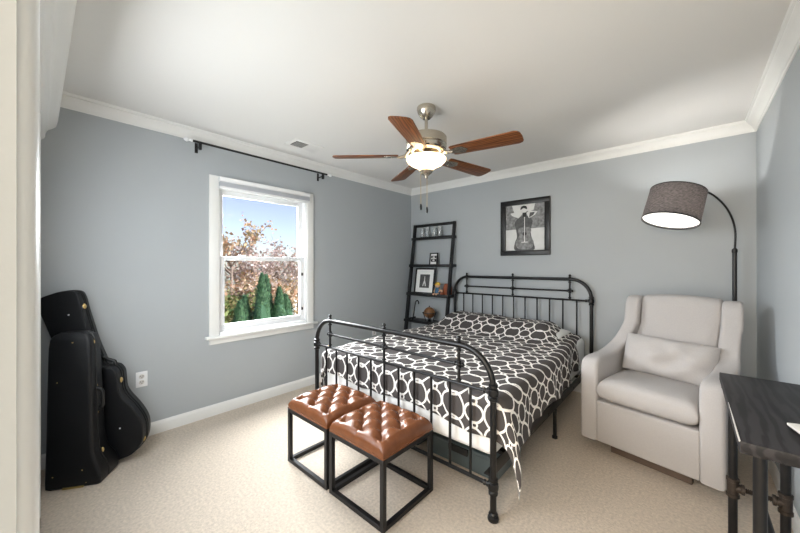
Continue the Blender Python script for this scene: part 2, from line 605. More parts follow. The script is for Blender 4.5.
# soffit with an ogee lower edge along the doorway wall, its pilaster and the doorway casing
OG = [(YN, 2.44), (-3.640, 2.44), (-3.640, 2.30), (-3.641, 2.262), (-3.645, 2.238), (-3.651, 2.215), (-3.668, 2.197), (-3.684, 2.186), (-3.692, 2.174), (-3.697, 2.158), (-3.699, 2.136), (-3.704, 2.124), (-3.713, 2.117), (-3.722, 2.112), (-3.722, 2.098), (YN, 2.098)]
bm = new(); prism(bm, OG, 0.0, 2.05, lambda p, q, d: (d, p, q))
struct('trim_4', bm, M['trim'], label='white boxed soffit with ogee edge above the doorway wall', smooth=50)
bm = new(); rbox(bm, 0.50, 0.60, YN, -3.722, 0.0, 2.098, 0.006)
struct('trim_5', bm, M['trim'], label='white closet casing on the doorway wall')
JP = [(2.30, YN), (2.30, -3.748), (2.31, -3.741), (2.33, -3.737), (2.38, -3.736), (2.42, -3.7375), (2.44, -3.740), (2.455, -3.7385), (2.468, -3.7375), (2.478, -3.739), (2.486, -3.743), (2.491, -3.748), (2.494, -3.753), (2.494, -3.757), (2.489, -3.7595), (2.489, -3.7625), (2.494, -3.765), (2.499, -3.768), (2.502, -3.775), (2.502, -3.90), (2.47, -3.90), (2.47, YN)]
bm = new(); prism(bm, JP, 0.0, 2.12, lambda p, q, d: (p, q, d))
struct('door_1', bm, M['trim'], label='white moulded doorway casing at left edge', smooth=50)

# ------------------------------------------------------------------ window
wr = bpy.data.objects.new('window_1', None); COL.objects.link(wr); wr['kind'] = 'structure'; wr['label'] = 'white double-hung window'
def wpart(name, boxes, m='vinyl', b=0.003, parent=wr):
    bm = new()
    for q in boxes:
        rbox(bm, *q, b)
    return obj(name, bm, M[m], parent)
wpart('casing', [(0.0, 0.018, -2.745, -2.665, 0.685, 2.095), (0.0, 0.018, -1.785, -1.705, 0.685, 2.095), (0.0, 0.018, -2.665, -1.785, 2.015, 2.095)], 'trim')
wpart('sill', [(-0.02, 0.055, -2.775, -1.675, 0.672, 0.694), (0.0, 0.020, -2.745, -1.705, 0.620, 0.674)], 'trim')
wpart('jamb', [(-0.14, 0.0, -2.675, -2.652, 0.69, 2.03), (-0.14, 0.0, -1.798, -1.775, 0.69, 2.03), (-0.14, 0.0, -2.66, -1.79, 2.0, 2.03), (-0.14, 0.012, -2.66, -1.79, 0.69, 0.7205)])
def sash(x0, x1, z0, z1, y0=-2.652, y1=-1.798, st=0.045, top=0.045, bot=0.055):
    s = wpart('sash', [(x0, x1, y0, y0 + st, z0, z1), (x0, x1, y1 - st, y1, z0, z1), (x0, x1, y0 + st, y1 - st, z1 - top, z1), (x0, x1, y0 + st, y1 - st, z0, z0 + bot)])
    bm = new(); xm = (x0 + x1) / 2
    box(bm, xm - 0.002, xm + 0.002, y0 + st - 0.004, y1 - st + 0.004, z0 + bot - 0.004, z1 - top + 0.004)
    obj('pane', bm, M['glass'], s, smooth=0)
    return s
sash(-0.095, -0.065, 1.355, 2.0, top=0.05, bot=0.035)
low = sash(-0.055, -0.022, 0.718, 1.392, top=0.036, bot=0.06)
for y in (-2.45, -2.0):
    bm = new(); rbox(bm, -0.05, -0.012, y - 0.03, y + 0.03, 1.392, 1.405, 0.004); obj('sash_lock', bm, M['vinyl'], low)
bm = new(); rbox(bm, -0.022, -0.012, -1.835, -1.815, 1.20, 1.23, 0.003); rbox(bm, -0.022, -0.012, -1.835, -1.815, 0.83, 0.86, 0.003)
obj('tilt_latch', bm, M['dark'], low)

# added window in the doorway wall, out of view, lets the fill lamp in
w2 = bpy.data.objects.new('fill_window', None); COL.objects.link(w2); w2['kind'] = 'structure'; w2['label'] = 'added unseen window in the doorway wall, for fill light'
wpart('casing', [(0.66, 0.75, YN, YN + 0.012, 0.74, 2.09), (2.05, 2.14, YN, YN + 0.012, 0.74, 2.09), (0.75, 2.05, YN, YN + 0.012, 0.74, 0.82), (0.75, 2.05, YN, YN + 0.012, 2.03, 2.09)], 'trim', parent=w2)
sf2 = wpart('sash', [(0.75, 0.785, YN - 0.08, YN - 0.045, 0.82, 2.03), (2.015, 2.05, YN - 0.08, YN - 0.045, 0.82, 2.03), (0.785, 2.015, YN - 0.08, YN - 0.045, 0.82, 0.86), (0.785, 2.015, YN - 0.08, YN - 0.045, 1.995, 2.03)], parent=w2)
bm = new(); box(bm, 0.78, 2.02, YN - 0.064, YN - 0.060, 0.855, 2.0)
obj('pane', bm, M['glass'], sf2, smooth=0)

# roller / cellular shade gathered at the top of the window
t = thing('window_shade', 'white pleated shade gathered up at the window top', 'blind', (0, -2.225, 2.0))
bm = new(); rbox(bm, 0.019, 0.062, -0.452, 0.452, 0.045, 0.085, 0.004); obj('headrail', bm, M['vinyl'], t)
bm = new()
for k in range(4):
    rbox(bm, 0.022, 0.060, -0.448, 0.448, 0.004 + k * 0.010, 0.0125 + k * 0.010, 0.004)
obj('pleated_fabric', bm, M['blind'], t)
bm = new(); rbox(bm, 0.020, 0.064, -0.450, 0.450, -0.020, 0.003, 0.005); obj('bottom_rail', bm, M['vinyl'], t)
bm = new(); rbox(bm, 0.064, 0.078, -0.03, 0.03, -0.017, -0.010, 0.003); obj('pull_tab', bm, M['vinyl'], t)

# ------------------------------------------------------------------ curtain rod
t = thing('curtain_rod', 'bare black curtain rod mounted high above the window', 'curtain rod', (0.0, -2.24, 2.32))
bm = new(); tube(bm, [(0.1, -0.655, 0), (0.1, 0.655, 0)], 0.0095, 12); obj('rod', bm, M['black'], t)
for s in (-1, 1):
    bm = new()
    rbox(bm, 0.001, 0.006, s * 0.60 - 0.012, s * 0.60 + 0.012, -0.065, 0.02, 0.002)
    tube(bm, [(0.004, s * 0.60, -0.03), (0.07, s * 0.60, -0.03), (0.09, s * 0.60, -0.026), (0.1, s * 0.60, -0.012)], 0.006, 8)
    rbox(bm, 0.088, 0.112, s * 0.60 - 0.010, s * 0.60 + 0.010, -0.06, -0.008, 0.003)
    obj('bracket', bm, M['black'], t)
    bm = new()
    lathe(bm, [(0.0, -0.004), (0.012, 0), (0.012, 0.012), (0.007, 0.016), (0.014, 0.026), (0.019, 0.04), (0.014, 0.055), (0.005, 0.062), (0, 0.063)], 14, axis_matrix((0.1, s * 0.655, 0), (0, s, 0)))
    f = obj('finial', bm, M['vinyl'], t)
    f['label'] = 'white turned finial'

# ------------------------------------------------------------------ ceiling vent
t = thing('ceiling_vent', 'small white ceiling vent plate with grey louvres', 'vent', (0.40, -2.055, CZ))
bm = new(); rbox(bm, -0.10, 0.10, -0.155, 0.155, -0.006, 0.0, 0.003); obj('plate', bm, M['ceiling'], t)
bm = new(); box(bm, -0.058, 0.058, -0.115, 0.005, -0.0075, -0.006); obj('louvre_backing', bm, M['dark'], t)
bm = new()
for k in range(7):
    y = -0.106 + k * 0.0167
    rbox(bm, -0.058, 0.058, y - 0.0055, y + 0.0055, -0.012, -0.0075, 0.001, 1)
obj('louvres', bm, M['vent'], t)

# ------------------------------------------------------------------ outlets
def outlet(loc, label):
    t = thing('wall_outlet', label, 'outlet', loc)
    bm = new(); rbox(bm, 0, 0.006, -0.036, 0.036, -0.058, 0.058, 0.003); obj('cover_plate', bm, M['vinyl'], t)
    for s in (-1, 1):
        bm = new(); lathe(bm, [(0.0, 0.0035), (0.015, 0.0035), (0.017, 0.0)], 16, axis_matrix((0.006, 0, s * 0.021), (1, 0, 0)))
        r = obj('socket', bm, M['edge'], t)
        bm = new()
        box(bm, 0.0095, 0.0105, -0.008, -0.005, s * 0.021 - 0.001, s * 0.021 + 0.009); box(bm, 0.0095, 0.0105, 0.005, 0.008, s * 0.021 - 0.001, s * 0.021 + 0.009)
        box(bm, 0.0095, 0.0105, -0.0025, 0.0025, s * 0.021 - 0.010, s * 0.021 - 0.005)
        obj('slots', bm, M['dark'], r, smooth=0)
outlet((0.0, -3.205, 0.445), 'white wall outlet beside the leaning guitar case')
outlet((0.0, -0.77, 0.445), 'white wall outlet seen through the bed footboard')

# ------------------------------------------------------------------ ceiling fan
FX, FY = 1.70, -1.882
t = thing('ceiling_fan', 'brushed nickel ceiling fan with five wooden blades and lit bowl', 'ceiling fan', (FX, FY, CZ))
bm = new(); lathe(bm, [(0, 0), (0.064, 0), (0.068, -0.006), (0.068, -0.022), (0.060, -0.045), (0.044, -0.070), (0.030, -0.082), (0.0, -0.084)], 28); obj('canopy', bm, M['nickel'], t)
bm = new(); tube(bm, [(0, 0, -0.08), (0, 0, -0.225)], 0.012, 14)
lathe(bm, [(0.012, -0.182), (0.018, -0.185), (0.018, -0.202), (0.012, -0.205)], 14); obj('downrod', bm, M['nickel'], t)
bm = new(); lathe(bm, [(0.0, -0.204), (0.06, -0.205), (0.12, -0.209), (0.138, -0.214), (0.145, -0.224), (0.145, -0.272), (0.140, -0.278), (0.146, -0.286), (0.140, -0.304), (0.122, -0.322), (0.100, -0.334), (0.0, -0.336)], 40)
mh = obj('motor_housing', bm, M['nickel'], t)
for k in range(10):
    a = 2 * pi * k / 10
    bm = new(); rb_ = bmesh.new(); rbox(rb_, -0.024, 0.024, -0.003, 0.003, -0.010, 0.010, 0.003)
    merge(bm, rb_, Matrix.Rotation(a, 4, 'Z') @ Matrix.Translation((0, -0.134, -0.310)) @ Matrix.Rotation(radians(-48), 4, 'X'))
    obj('vent_slot', bm, M['dark'], mh)
bm = new(); lathe(bm, [(0.0, -0.330), (0.055, -0.331), (0.060, -0.340), (0.058, -0.356), (0.075, -0.361), (0.105, -0.366), (0.105, -0.372), (0.0, -0.372)], 28); obj('light_fitter', bm, M['nickel'], t)
bm = new(); lathe(bm, [(0.136, -0.365), (0.141, -0.371), (0.140, -0.380), (0.131, -0.394), (0.111, -0.410), (0.085, -0.422), (0.064, -0.432), (0.053, -0.442), (0.046, -0.454), (0.0, -0.456)], 40)
bmesh.ops.solidify(bm, geom=bm.faces[:], thickness=0.004)
lb = obj('light_bowl', bm, M['bowl'], t, smooth=60)
lb['label'] = 'glowing alabaster glass bowl'
bm = new(); lathe(bm, [(0.0, -0.448), (0.048, -0.450), (0.050, -0.458), (0.040, -0.472), (0.022, -0.486), (0.012, -0.492), (0.010, -0.508), (0.0, -0.512)], 20); obj('finial', bm, M['nickel'], t)
for (dx, dy, z1) in ((-0.030, -0.024, -0.690), (0.004, 0.003, -0.712)):
    bm = new(); tube(bm, [(dx, dy, -0.39), (dx * 1.05, dy, -0.53), (dx, dy, z1)], 0.0016, 6); c = obj('pull_chain', bm, M['brass'], t)
    bm = new(); lathe(bm, [(0.002, 0.0), (0.005, -0.004), (0.0085, -0.018), (0.0085, -0.034), (0.005, -0.044), (0, -0.046)], 10, Matrix.Translation((dx, dy, z1))); obj('chain_knob', bm, M['black'], c)
BLZ = -0.352
pitch = radians(-11)
bl_out = [(0.0, -0.050), (0.02, -0.056), (0.30, -0.066), (0.43, -0.070), (0.452, -0.062), (0.462, -0.045), (0.466, 0.0), (0.462, 0.045), (0.452, 0.062), (0.43, 0.070), (0.30, 0.066), (0.02, 0.056), (0.0, 0.050)]
for k in range(5):
    a = radians(6.5 + 72 * k)
    R = Matrix.Rotation(a, 4, 'Z') @ Matrix.Translation((0.20, 0, BLZ)) @ Matrix.Rotation(pitch, 4, 'X') @ Matrix.Rotation(radians(1.0), 4, 'Y')
    bm = new(); rprism(bm, bl_out, -0.0035, 0.0035, lambda p, q, d: (p, q, d), 0.0015, 2)
    b = obj('blade', bm, M['fan_wood'], t); b.matrix_local = R
    bm = new()
    iron = spline([(-0.012, -0.018), (0.02, -0.03), (0.06, -0.040), (0.09, -0.036), (0.10, -0.018), (0.118, 0.0), (0.10, 0.018), (0.09, 0.036), (0.06, 0.040), (0.02, 0.03), (-0.012, 0.018)], 3)
    prism(bm, [(p.x, p.y) for p in iron], -0.0075, -0.0036, lambda p, q, d: (p, q, d))
    tube(bm, [(-0.10, 0, 0.052), (-0.075, 0, 0.030), (-0.05, 0, 0.002), (-0.02, 0, -0.006), (0.01, 0, -0.0065)], [0.014, 0.015, 0.014, 0.012, 0.008], 10)
    for (sx, sy) in ((0.045, 0.022), (0.045, -0.022), (0.095, 0.0)):
        ball(bm, (sx, sy, -0.0078), 0.005, 8, (1, 1, 0.5))
    obj('blade_iron', bm, M['nickel'], b)
lamp('ceiling_fan_bulb', 'POINT', (FX, FY, CZ - 0.400), 5, (1.0, 0.86, 0.66), shadow_soft_size=0.05)

# ------------------------------------------------------------------ bed
XL, XR, YH_, YF = 0.80, 2.37, -0.07, -2.18
bed = thing('iron_bed', 'black iron bed frame with arched headboard and footboard', 'bed frame', (1.585, -1.12, 0))
OX, OY = 1.585, -1.12
def L(x, y, z):
    return (x - OX, y - OY, z)
def bed_end(y, ztop, zlow, zmid, zbot, rad, names, stubs, XL, XR):
    bm = new()
    pts = [L(XL, y, 0.0)]
    pts.append(L(XL, y, ztop - rad))
    for k in range(1, 9):
        a = pi / 2 * k / 8
        pts.append(L(XL + rad - rad * cos(a), y, ztop - rad + rad * sin(a)))
    for k in range(0, 9):
        a = pi / 2 * k / 8
        pts.append(L(XR - rad + rad * sin(a), y, ztop - rad + rad * cos(a)))
    pts.append(L(XR, y, 0.0))
    tube(bm, pts, 0.0165, 14)
    arch = obj(names, bm, M['iron'], bed, smooth=60)
    for x in (XL, XR):
        bm = new()
        lathe(bm, [(0, 0.0), (0.026, 0.0), (0.029, 0.008), (0.027, 0.02), (0.018, 0.026), (0.024, 0.034), (0.018, 0.044)], 16, Matrix.Translation(L(x, y, 0)))
        obj('foot_cap', bm, M['iron'], arch)
        for z in (zlow, zbot):
            bm = new()
            lathe(bm, [(0.016, -0.045), (0.024, -0.040), (0.024, -0.028), (0.018, -0.022), (0.026, -0.016), (0.028, 0.0), (0.026, 0.016), (0.018, 0.022), (0.024, 0.028), (0.024, 0.040), (0.016, 0.045)], 16, Matrix.Translation(L(x, y, z)))
            s = 1 if x == XL else -1
            lathe(bm, [(0.015, 0.02), (0.015, 0.032), (0.010, 0.036), (0.0145, 0.044), (0.0145, 0.05), (0.009, 0.056)], 12, axis_matrix(L(x, y, z), (s, 0, 0)))
            obj('collar', bm, M['iron'], arch)
    for z, r, nm in ((zlow, 0.0095, 'cross_rail'), (zbot, 0.011, 'cross_rail')):
        bm = new(); tube(bm, [L(XL, y, z), L(XR, y, z)], r, 10); obj(nm, bm, M['iron'], bed)
    bm = new(); tube(bm, [L(stubs[0], y, zmid), L(stubs[2], y, zmid)], 0.0095, 10)
    obj('upper_rail', bm, M['iron'], bed)
    for x in stubs:
        bm = new()
        tube(bm, [L(x, y, zlow), L(x, y, ztop)], 0.009, 10)
        for z in (zlow + 0.02, zmid - 0.016, zmid, zmid + 0.016, ztop - 0.03):
            ball(bm, L(x, y, z), 0.0165, 12, (1, 1, 0.55 if z != zmid else 0.8))
        lathe(bm, [(0.010, 0.008), (0.015, 0.014), (0.008, 0.022), (0.014, 0.032), (0.011, 0.040), (0.0, 0.046)], 12, Matrix.Translation(L(x, y, ztop + 0.006)))
        for s in (-1, 1):
            ball(bm, L(x + s * 0.024, y, zmid), 0.014, 10, (0.7, 1, 1))
        obj('turned_stub', bm, M['iron'], bed, smooth=60)
    for k in range(1, 12):
        x = XL + (XR - XL) * k / 12
        bm = new(); tube(bm, [L(x, y, zbot), L(x, y, zlow)], 0.0078, 8); obj('spindle', bm, M['iron'], bed)
bed_end(YH_, 1.168, 0.955, 1.047, 0.34, 0.19, 'headboard_arch', (0.982, 1.583, 2.186), 0.806, 2.382)
bed_end(YF, 0.868, 0.655, 0.760, 0.175, 0.19, 'footboard_arch', (0.968, 1.569, 2.150), 0.788, 2.353)
for x in (XL + 0.02, XR - 0.025):
    bm = new(); rbox(bm, x - OX - 0.004, x - OX + 0.004, YF - OY, YH_ - OY, 0.215, 0.285, 0.002); rbox(bm, min(x - OX, x - OX + (0.045 if x < 1.5 else -0.045)), max(x - OX, x - OX + (0.045 if x < 1.5 else -0.045)), YF - OY, YH_ - OY, 0.215, 0.223, 0.002)
    obj('side_rail', bm, M['iron'], bed)
    bm = new(); tube(bm, [L(x, -1.124, 0.0), L(x, -1.124, 0.22)], 0.013, 10); lathe(bm, [(0, 0), (0.02, 0), (0.02, 0.015), (0.013, 0.02)], 12, Matrix.Translation(L(x, -1.124, 0))); obj('leg', bm, M['iron'], bed)
bm = new()
for k in range(6):
    y = -1.95 + k * 0.34
    rbox(bm, XL + 0.02 - OX, XR - 0.02 - OX, y - OY - 0.02, y - OY + 0.02, 0.224, 0.244, 0.002)
obj('slats', bm, M['iron'], bed)

bm = new(); rbox(bm, 0.84, 2.335, -2.135, -0.11, 0.28, 0.595, 0.045, 5)
tag(obj('mattress', bm, M['white_cloth'], smooth=60), 'white sheeted mattress under the patterned comforter', 'mattress')
for x, lab in ((1.22, 'white bed pillow under the comforter, on the window side'), (1.90, 'white bed pillow under the comforter, on the armchair side')):
    bm = new(); cushion(bm, 0.32, 0.20, 0.052, 3, 2.0, 20, Matrix.Translation((x, -0.36, 0.642)))
    tag(obj('bed_pillow', bm, M['white_cloth'], smooth=180), lab, 'pillow', 'pillows under the comforter')

# comforter: flat cloth coordinates wrapped over the mattress
CX0, CX1, CYF, CYB, CR = 0.845, 2.345, -2.105, -0.15, 0.045
def top_z(x, y):
    z = 0.612
    # pillows underneath
    t = max(0.0, min(1.0, (y + 0.80) / 0.36)); t = t * t * (3 - 2 * t)
    e = max(0.0, min(1.0, (-0.13 - y) / 0.14)); e = e * e * (3 - 2 * e)
    u = (x - CX0) / (CX1 - CX0)
    s = max(0.0, min(1.0, u / 0.12)) ; s = s * s * (3 - 2 * s)
    s2 = max(0.0, min(1.0, (1 - u) / 0.17)); s2 = s2 * s2 * (3 - 2 * s2)
    dip = 1 - 0.10 * math.exp(-((u - 0.5) / 0.07) ** 2)
    z += (0.145 - 0.03 * u) * t * (0.55 + 0.45 * e) * s * s2 * dip
    z += 0.012 * noise.noise(Vector((x * 3.1, y * 2.6, 1.0))) + 0.007 * noise.noise(Vector((x * 7.5 + y * 3, y * 6, 4.0))) + 0.004 * noise.noise(Vector((x * 15 - y * 6, y * 9, 9.0)))
    return z
SL, SR, TF = 0.33, 0.265, 0.21
NU, NV = 150, 170
bm = new()
uvl = bm.loops.layers.uv.new('cloth')
vuv = {}
vv = []
for i in range(NU + 1):
    row = []
    for j in range(NV + 1):
        fu, fv = i / NU, j / NV
        # hem lengths vary: the foot corner by the armchair hangs lowest
        fall_r = SR + 0.10 * math.exp(-((1 - fv) * 2.3 / 0.22) ** 2) + 0.018 * sin(fv * 19) + 0.012 * sin(fv * 41 + 1)
        fall_l = SL + 0.02 * sin(fv * 17)
        fall_f = TF + 0.13 * math.exp(-((1 - fu) * 2.1 / 0.20) ** 2) + 0.012 * sin(fu * 16 + 2) + 0.03 * (fu - 0.3)
        s = (CX0 - fall_l) + fu * (CX1 - CX0 + fall_l + fall_r)
        tt = CYB + fv * (CYF - fall_f - CYB)
        xi = min(max(s, CX0), CX1); yi = max(tt, CYF)
        ox, oy = s - xi, tt - yi
        r = hypot(ox, oy)
        z0 = top_z(xi, yi)
        if r < 1e-9:
            p = Vector((xi, yi, z0))
        else:
            dx, dy = ox / r, oy / r
            if r < CR * pi / 2:
                out = CR * sin(r / CR); drop = CR * (1 - cos(r / CR))
            else:
                out = CR; drop = CR + r - CR * pi / 2
            cornerness = abs(dx * dy) * 2
            w = (0.009 * sin(yi * 12 + 0.6) + 0.006 * sin(yi * 27 + 2)) * abs(dx) + 0.004 * sin(xi * 21) * abs(dy)
            w += 0.02 * noise.noise(Vector((s * 4, tt * 4, 3))) * abs(dx)
            out += w * min(1.0, drop / 0.15) + 0.02 * cornerness * min(1, drop / 0.2)
            if dx > 0:
                out += 0.02 * min(1.0, drop / 0.3)
            outx, outy = dx * out, dy * min(out, 0.050)
            if ox > 0:
                outx += 0.065 * min(1.0, drop / 0.40) * math.exp(-((yi - CYF) / 0.22) ** 2) * min(1.0, ox / 0.08)
            p = Vector((xi + outx, yi + outy, z0 - drop))
        hk = max(0.0, min(1.0, (p.y + 1.3) / 1.1))
        p.x -= 0.075 * hk * hk * (3 - 2 * hk) * max(0.0, (p.x - 1.6) / 0.75)
        v = bm.verts.new(p)
        vuv[v] = (s, tt)
        row.append(v)
    vv.append(row)
for i in range(NU):
    for j in range(NV):
        f = bm.faces.new([vv[i][j], vv[i + 1][j], vv[i + 1][j + 1], vv[i][j + 1]])
        for lp in f.loops:
            lp[uvl].uv = vuv[lp.vert]
comf = tag(obj('comforter', bm, M['trellis'], smooth=180, solid=0.010), 'charcoal comforter with white chain-link trellis print on the iron bed', 'comforter')

# storage bins under the bed
def storage_bin(loc, label):
    t = thing('storage_bin', label, 'storage bin', loc, 0, 'storage bins under the bed')
    bm = new(); vs_ = box(bm, -0.26, 0.26, -0.20, 0.20, 0.0, 0.135)
    for v in vs_:
        if v.co.z < 0.01:
            v.co.x *= 0.93; v.co.y *= 0.92
    obj('tub', bm, M['bin'], t, bevel=0.012)
    bm = new(); rbox(bm, -0.275, 0.275, -0.215, 0.215, 0.135, 0.158, 0.007); obj('lid', bm, M['bin'], t)
    bm = new(); rbox(bm, -0.07, 0.07, -0.232, -0.214, 0.11, 0.15, 0.004); obj('latch', bm, M['dark'], t)
storage_bin((2.00, -1.72, 0), 'blue grey plastic storage bin under the bed, nearest the armchair')
storage_bin((1.40, -1.72, 0), 'blue grey plastic storage bin under the bed, behind the leather stools')

# ------------------------------------------------------------------ two tufted stools
def tufted_stool(loc, label):
    t = thing('tufted_stool', label, 'stool', loc, 0, 'leather stools at the foot of the bed')
    hx, hy, H, s = 0.218, 0.207, 0.355, 0.0125
    for sx in (-1, 1):
        for sy in (-1, 1):
            x, y = sx * (hx - s), sy * (hy - s)
            bm = new(); rbox(bm, x - s, x + s, y - s, y + s, 0, H, 0.0015, 1); obj('leg', bm, M['frame'], t)
    for z0 in (0.0, H - 2 * s):
        for sy in (-1, 1):
            bm = new(); rbox(bm, -hx + 2 * s, hx - 2 * s, sy * (hy - s) - s, sy * (hy - s) + s, z0, z0 + 2 * s, 0.0015, 1); obj('frame_rail', bm, M['frame'], t)
        for sx in (-1, 1):
            bm = new(); rbox(bm, sx * (hx - s) - s, sx * (hx - s) + s, -hy + 2 * s, hy - 2 * s, z0, z0 + 2 * s, 0.0015, 1); obj('frame_rail', bm, M['frame'], t)
    # seat top: height field with diamond tufts
    P = 0.148
    btn = [(i * P, j * P) for i in (-1, 0, 1) for j in (-1, 0, 1)] + [(sx * P / 2, sy * P / 2) for sx in (-1, 1) for sy in (-1, 1)]
    bm = new()
    N = 72
    hx2, hy2 = hx - 0.002, hy - 0.002
    def h(u, v):
        a = abs(u) / hx2; c = abs(v) / hy2
        edge = (max(0.0, 1 - a ** 7) * max(0.0, 1 - c ** 7)) ** 0.42
        pa, pb = (u + v) / P, (u - v) / P
        inx = max(0.0, min(1.0, (P * 1.22 - max(abs(u), abs(v))) / (P * 0.22)))
        puff = (abs(sin(pi * pa)) * abs(sin(pi * pb))) ** 0.45
        # outside the button field the seams run straight to the edge
        su = abs(sin(pi * (u / P + 0.0))) ** 0.5 if abs(v) > abs(u) else abs(sin(pi * (v / P))) ** 0.5
        puff_o = 0.72 + 0.28 * su
        pf = puff * inx + puff_o * (1 - inx)
        d = min(hypot(u - bx, v - by) for bx, by in btn)
        dimple = math.exp(-(d / 0.017) ** 2)
        crown_ = 1 - 0.16 * (a * a + c * c) / 2
        return H + 0.020 + edge * (0.030 * crown_ + 0.040 * pf - 0.016 * dimple)
    def fn(a, b):
        u = sin(pi / 2 * (2 * a - 1)) * hx2; v = sin(pi / 2 * (2 * b - 1)) * hy2
        u = 0.55 * u + 0.45 * (2 * a - 1) * hx2; v = 0.55 * v + 0.45 * (2 * b - 1) * hy2
        return (u, v, h(u, v))
    vv = grid(bm, N, N, fn)
    ring_ = [vv[i][0] for i in range(N + 1)] + [vv[N][j] for j in range(1, N + 1)] + [vv[i][N] for i in range(N - 1, -1, -1)] + [vv[0][j] for j in range(N - 1, 0, -1)]
    lo = [bm.verts.new((v.co.x, v.co.y, H + 0.006)) for v in ring_]
    n = len(ring_)
    for i in range(n):
        bm.faces.new([ring_[i], lo[i], lo[(i + 1) % n], ring_[(i + 1) % n]])
    bm.faces.new(lo)
    st = obj('seat', bm, M['leather'], t, smooth=75)
    bm = new(); rbox(bm, -hx - 0.001, hx + 0.001, -hy - 0.001, hy + 0.001, H, H + 0.008, 0.003); obj('piping', bm, M['leather'], st)
    for (bx, by) in btn:
        bm = new(); ball(bm, (bx, by, h(bx, by) + 0.001), 0.0085, 10, (1, 1, 0.5)); obj('button', bm, M['leather'], st)
    return t
st0 = tufted_stool((1.315, -2.412, 0), 'brown leather tufted stool on black cube frame, nearer the window')
dup(st0, (1.776, -2.412, 0), 'brown leather tufted stool on black cube frame, nearer the armchair', 'leather stools at the foot of the bed')

# ------------------------------------------------------------------ armchair
CA = radians(-12)
CLOC = (2.885, -1.205, 0)
ch = thing('armchair', 'light grey upholstered swivel armchair with sloping wings beside the bed', 'armchair', CLOC, CA)
ch.scale = (1.03, 1.03, 1.025)
side = [(0.0, 0.085), (0.0, 0.55), (0.012, 0.605), (0.05, 0.632), (0.12, 0.640), (0.24, 0.640), (0.35, 0.655), (0.425, 0.695), (0.465, 0.76), (0.485, 0.85), (0.50, 0.95), (0.517, 1.01), (0.545, 1.038), (0.60, 1.045), (0.675, 1.035), (0.725, 0.99), (0.745, 0.70), (0.74, 0.085)]
side2 = [side[0], side[1]] + [(p.x, p.y) for p in spline(side[1:-1], 3, False)][1:] + [side[-1]]
def chx(x, y, z):
    # the back is narrower than the front, and the wings lean in a little
    k = (0.14 if x < 0 else 0.05) * max(0.0, min(1.0, (z - 0.64) / 0.24))
    return 0.034 * max(0.0, min(1.0, (z - 0.62) / 0.24)) + x * (1 - k) * (1 - 0.20 * max(0.0, min(1.0, (y - 0.40) / 0.34)) * (1.0 if z < 0.85 else 0.6))
for s in (-1, 1):
    bm = new()
    x0, x1 = (0.255, 0.365)
    a, b = (x0, x1) if s > 0 else (-x1, -x0)
    rprism(bm, side2, a, b, lambda p, q, d: (chx(d, p, q), p, q), 0.022, 4)
    obj('arm', bm, M['upholstery'], ch, smooth=50)
bm = new(); rbox(bm, -0.262, 0.262, 0.004, 0.12, 0.085, 0.362, 0.012, 3); obj('front_panel', bm, M['upholstery'], ch)
bm = new(); rbox(bm, -0.22, 0.22, 0.10, 0.70, 0.09, 0.34, 0.01, 2); obj('seat_deck', bm, M['upholstery'], ch)
back = [(0.47, 0.36), (0.50, 0.60), (0.535, 0.85), (0.555, 0.98), (0.57, 1.025), (0.60, 1.045), (0.66, 1.045), (0.71, 1.02), (0.735, 0.9), (0.738, 0.36)]
bm = new()
NX = 14
for k in range(NX):
    pass
rprism(bm, [(p.x, p.y) for p in spline(back[:-1], 3, False)] + [back[-1]], -0.258, 0.258, lambda p, q, d: (d, p - 0.02 * (1 - (d / 0.26) ** 2) * (1 if p < 0.6 else 0), q + 0.012 * (1 - (d / 0.26) ** 2) * max(0, (q - 0.9) / 0.14)), 0.02, 4)
bmesh.ops.subdivide_edges(bm, edges=[e for e in bm.edges if abs(e.verts[0].co.x - e.verts[1].co.x) > 0.3], cuts=8)
for v in bm.verts:
    f = 1 - (v.co.x / 0.26) ** 2
    if v.co.z > 0.9:
        v.co.z += 0.014 * f * (v.co.z - 0.9) / 0.14
    if v.co.y < 0.62:
        v.co.y -= 0.018 * f
    v.co.x = chx(v.co.x, v.co.y, v.co.z)
obj('backrest', bm, M['upholstery'], ch, smooth=50)
bm = new()
def seat_top(a, c):
    return 0.014 * (1 - a * a) * (1 - c * c)
cushion(bm, 0.257, 0.262, 0.075, 9, 3.2, 30, Matrix.Translation((0, 0.255, 0.437)), 0.004, 2, seat_top)
obj('seat_cushion', bm, M['upholstery'], ch, smooth=180)
bm = new(); rbox(bm, -0.21, 0.21, 0.10, 0.14, 0.0, 0.065, 0.004); rbox(bm, -0.2, 0.2, 0.12, 0.62, 0.0, 0.06, 0.004); rbox(bm, -0.1, 0.1, 0.2, 0.5, 0.05, 0.09, 0.004)
b_ = obj('base', bm, M['plinth'], ch); b_['label'] = 'dark brown base'
# lumbar pillow resting on the seat
bm = new(); cushion(bm, 0.25, 0.132, 0.078, 3.2, 1.9, 30, None, 0.035, 5)
lp = obj('lumbar_pillow', bm, M['upholstery'], smooth=180)
tag(lp, 'long light grey lumbar pillow leaning on the armchair back', 'pillow')
lp.matrix_world = Matrix.Translation(CLOC) @ Matrix.Rotation(CA, 4, 'Z') @ Matrix.Diagonal((1.03, 1.03, 1.025, 1)) @ Matrix.Translation((0.022, 0.400, 0.640)) @ Matrix.Rotation(radians(2), 4, 'Y') @ Matrix.Rotation(radians(72), 4, 'X')

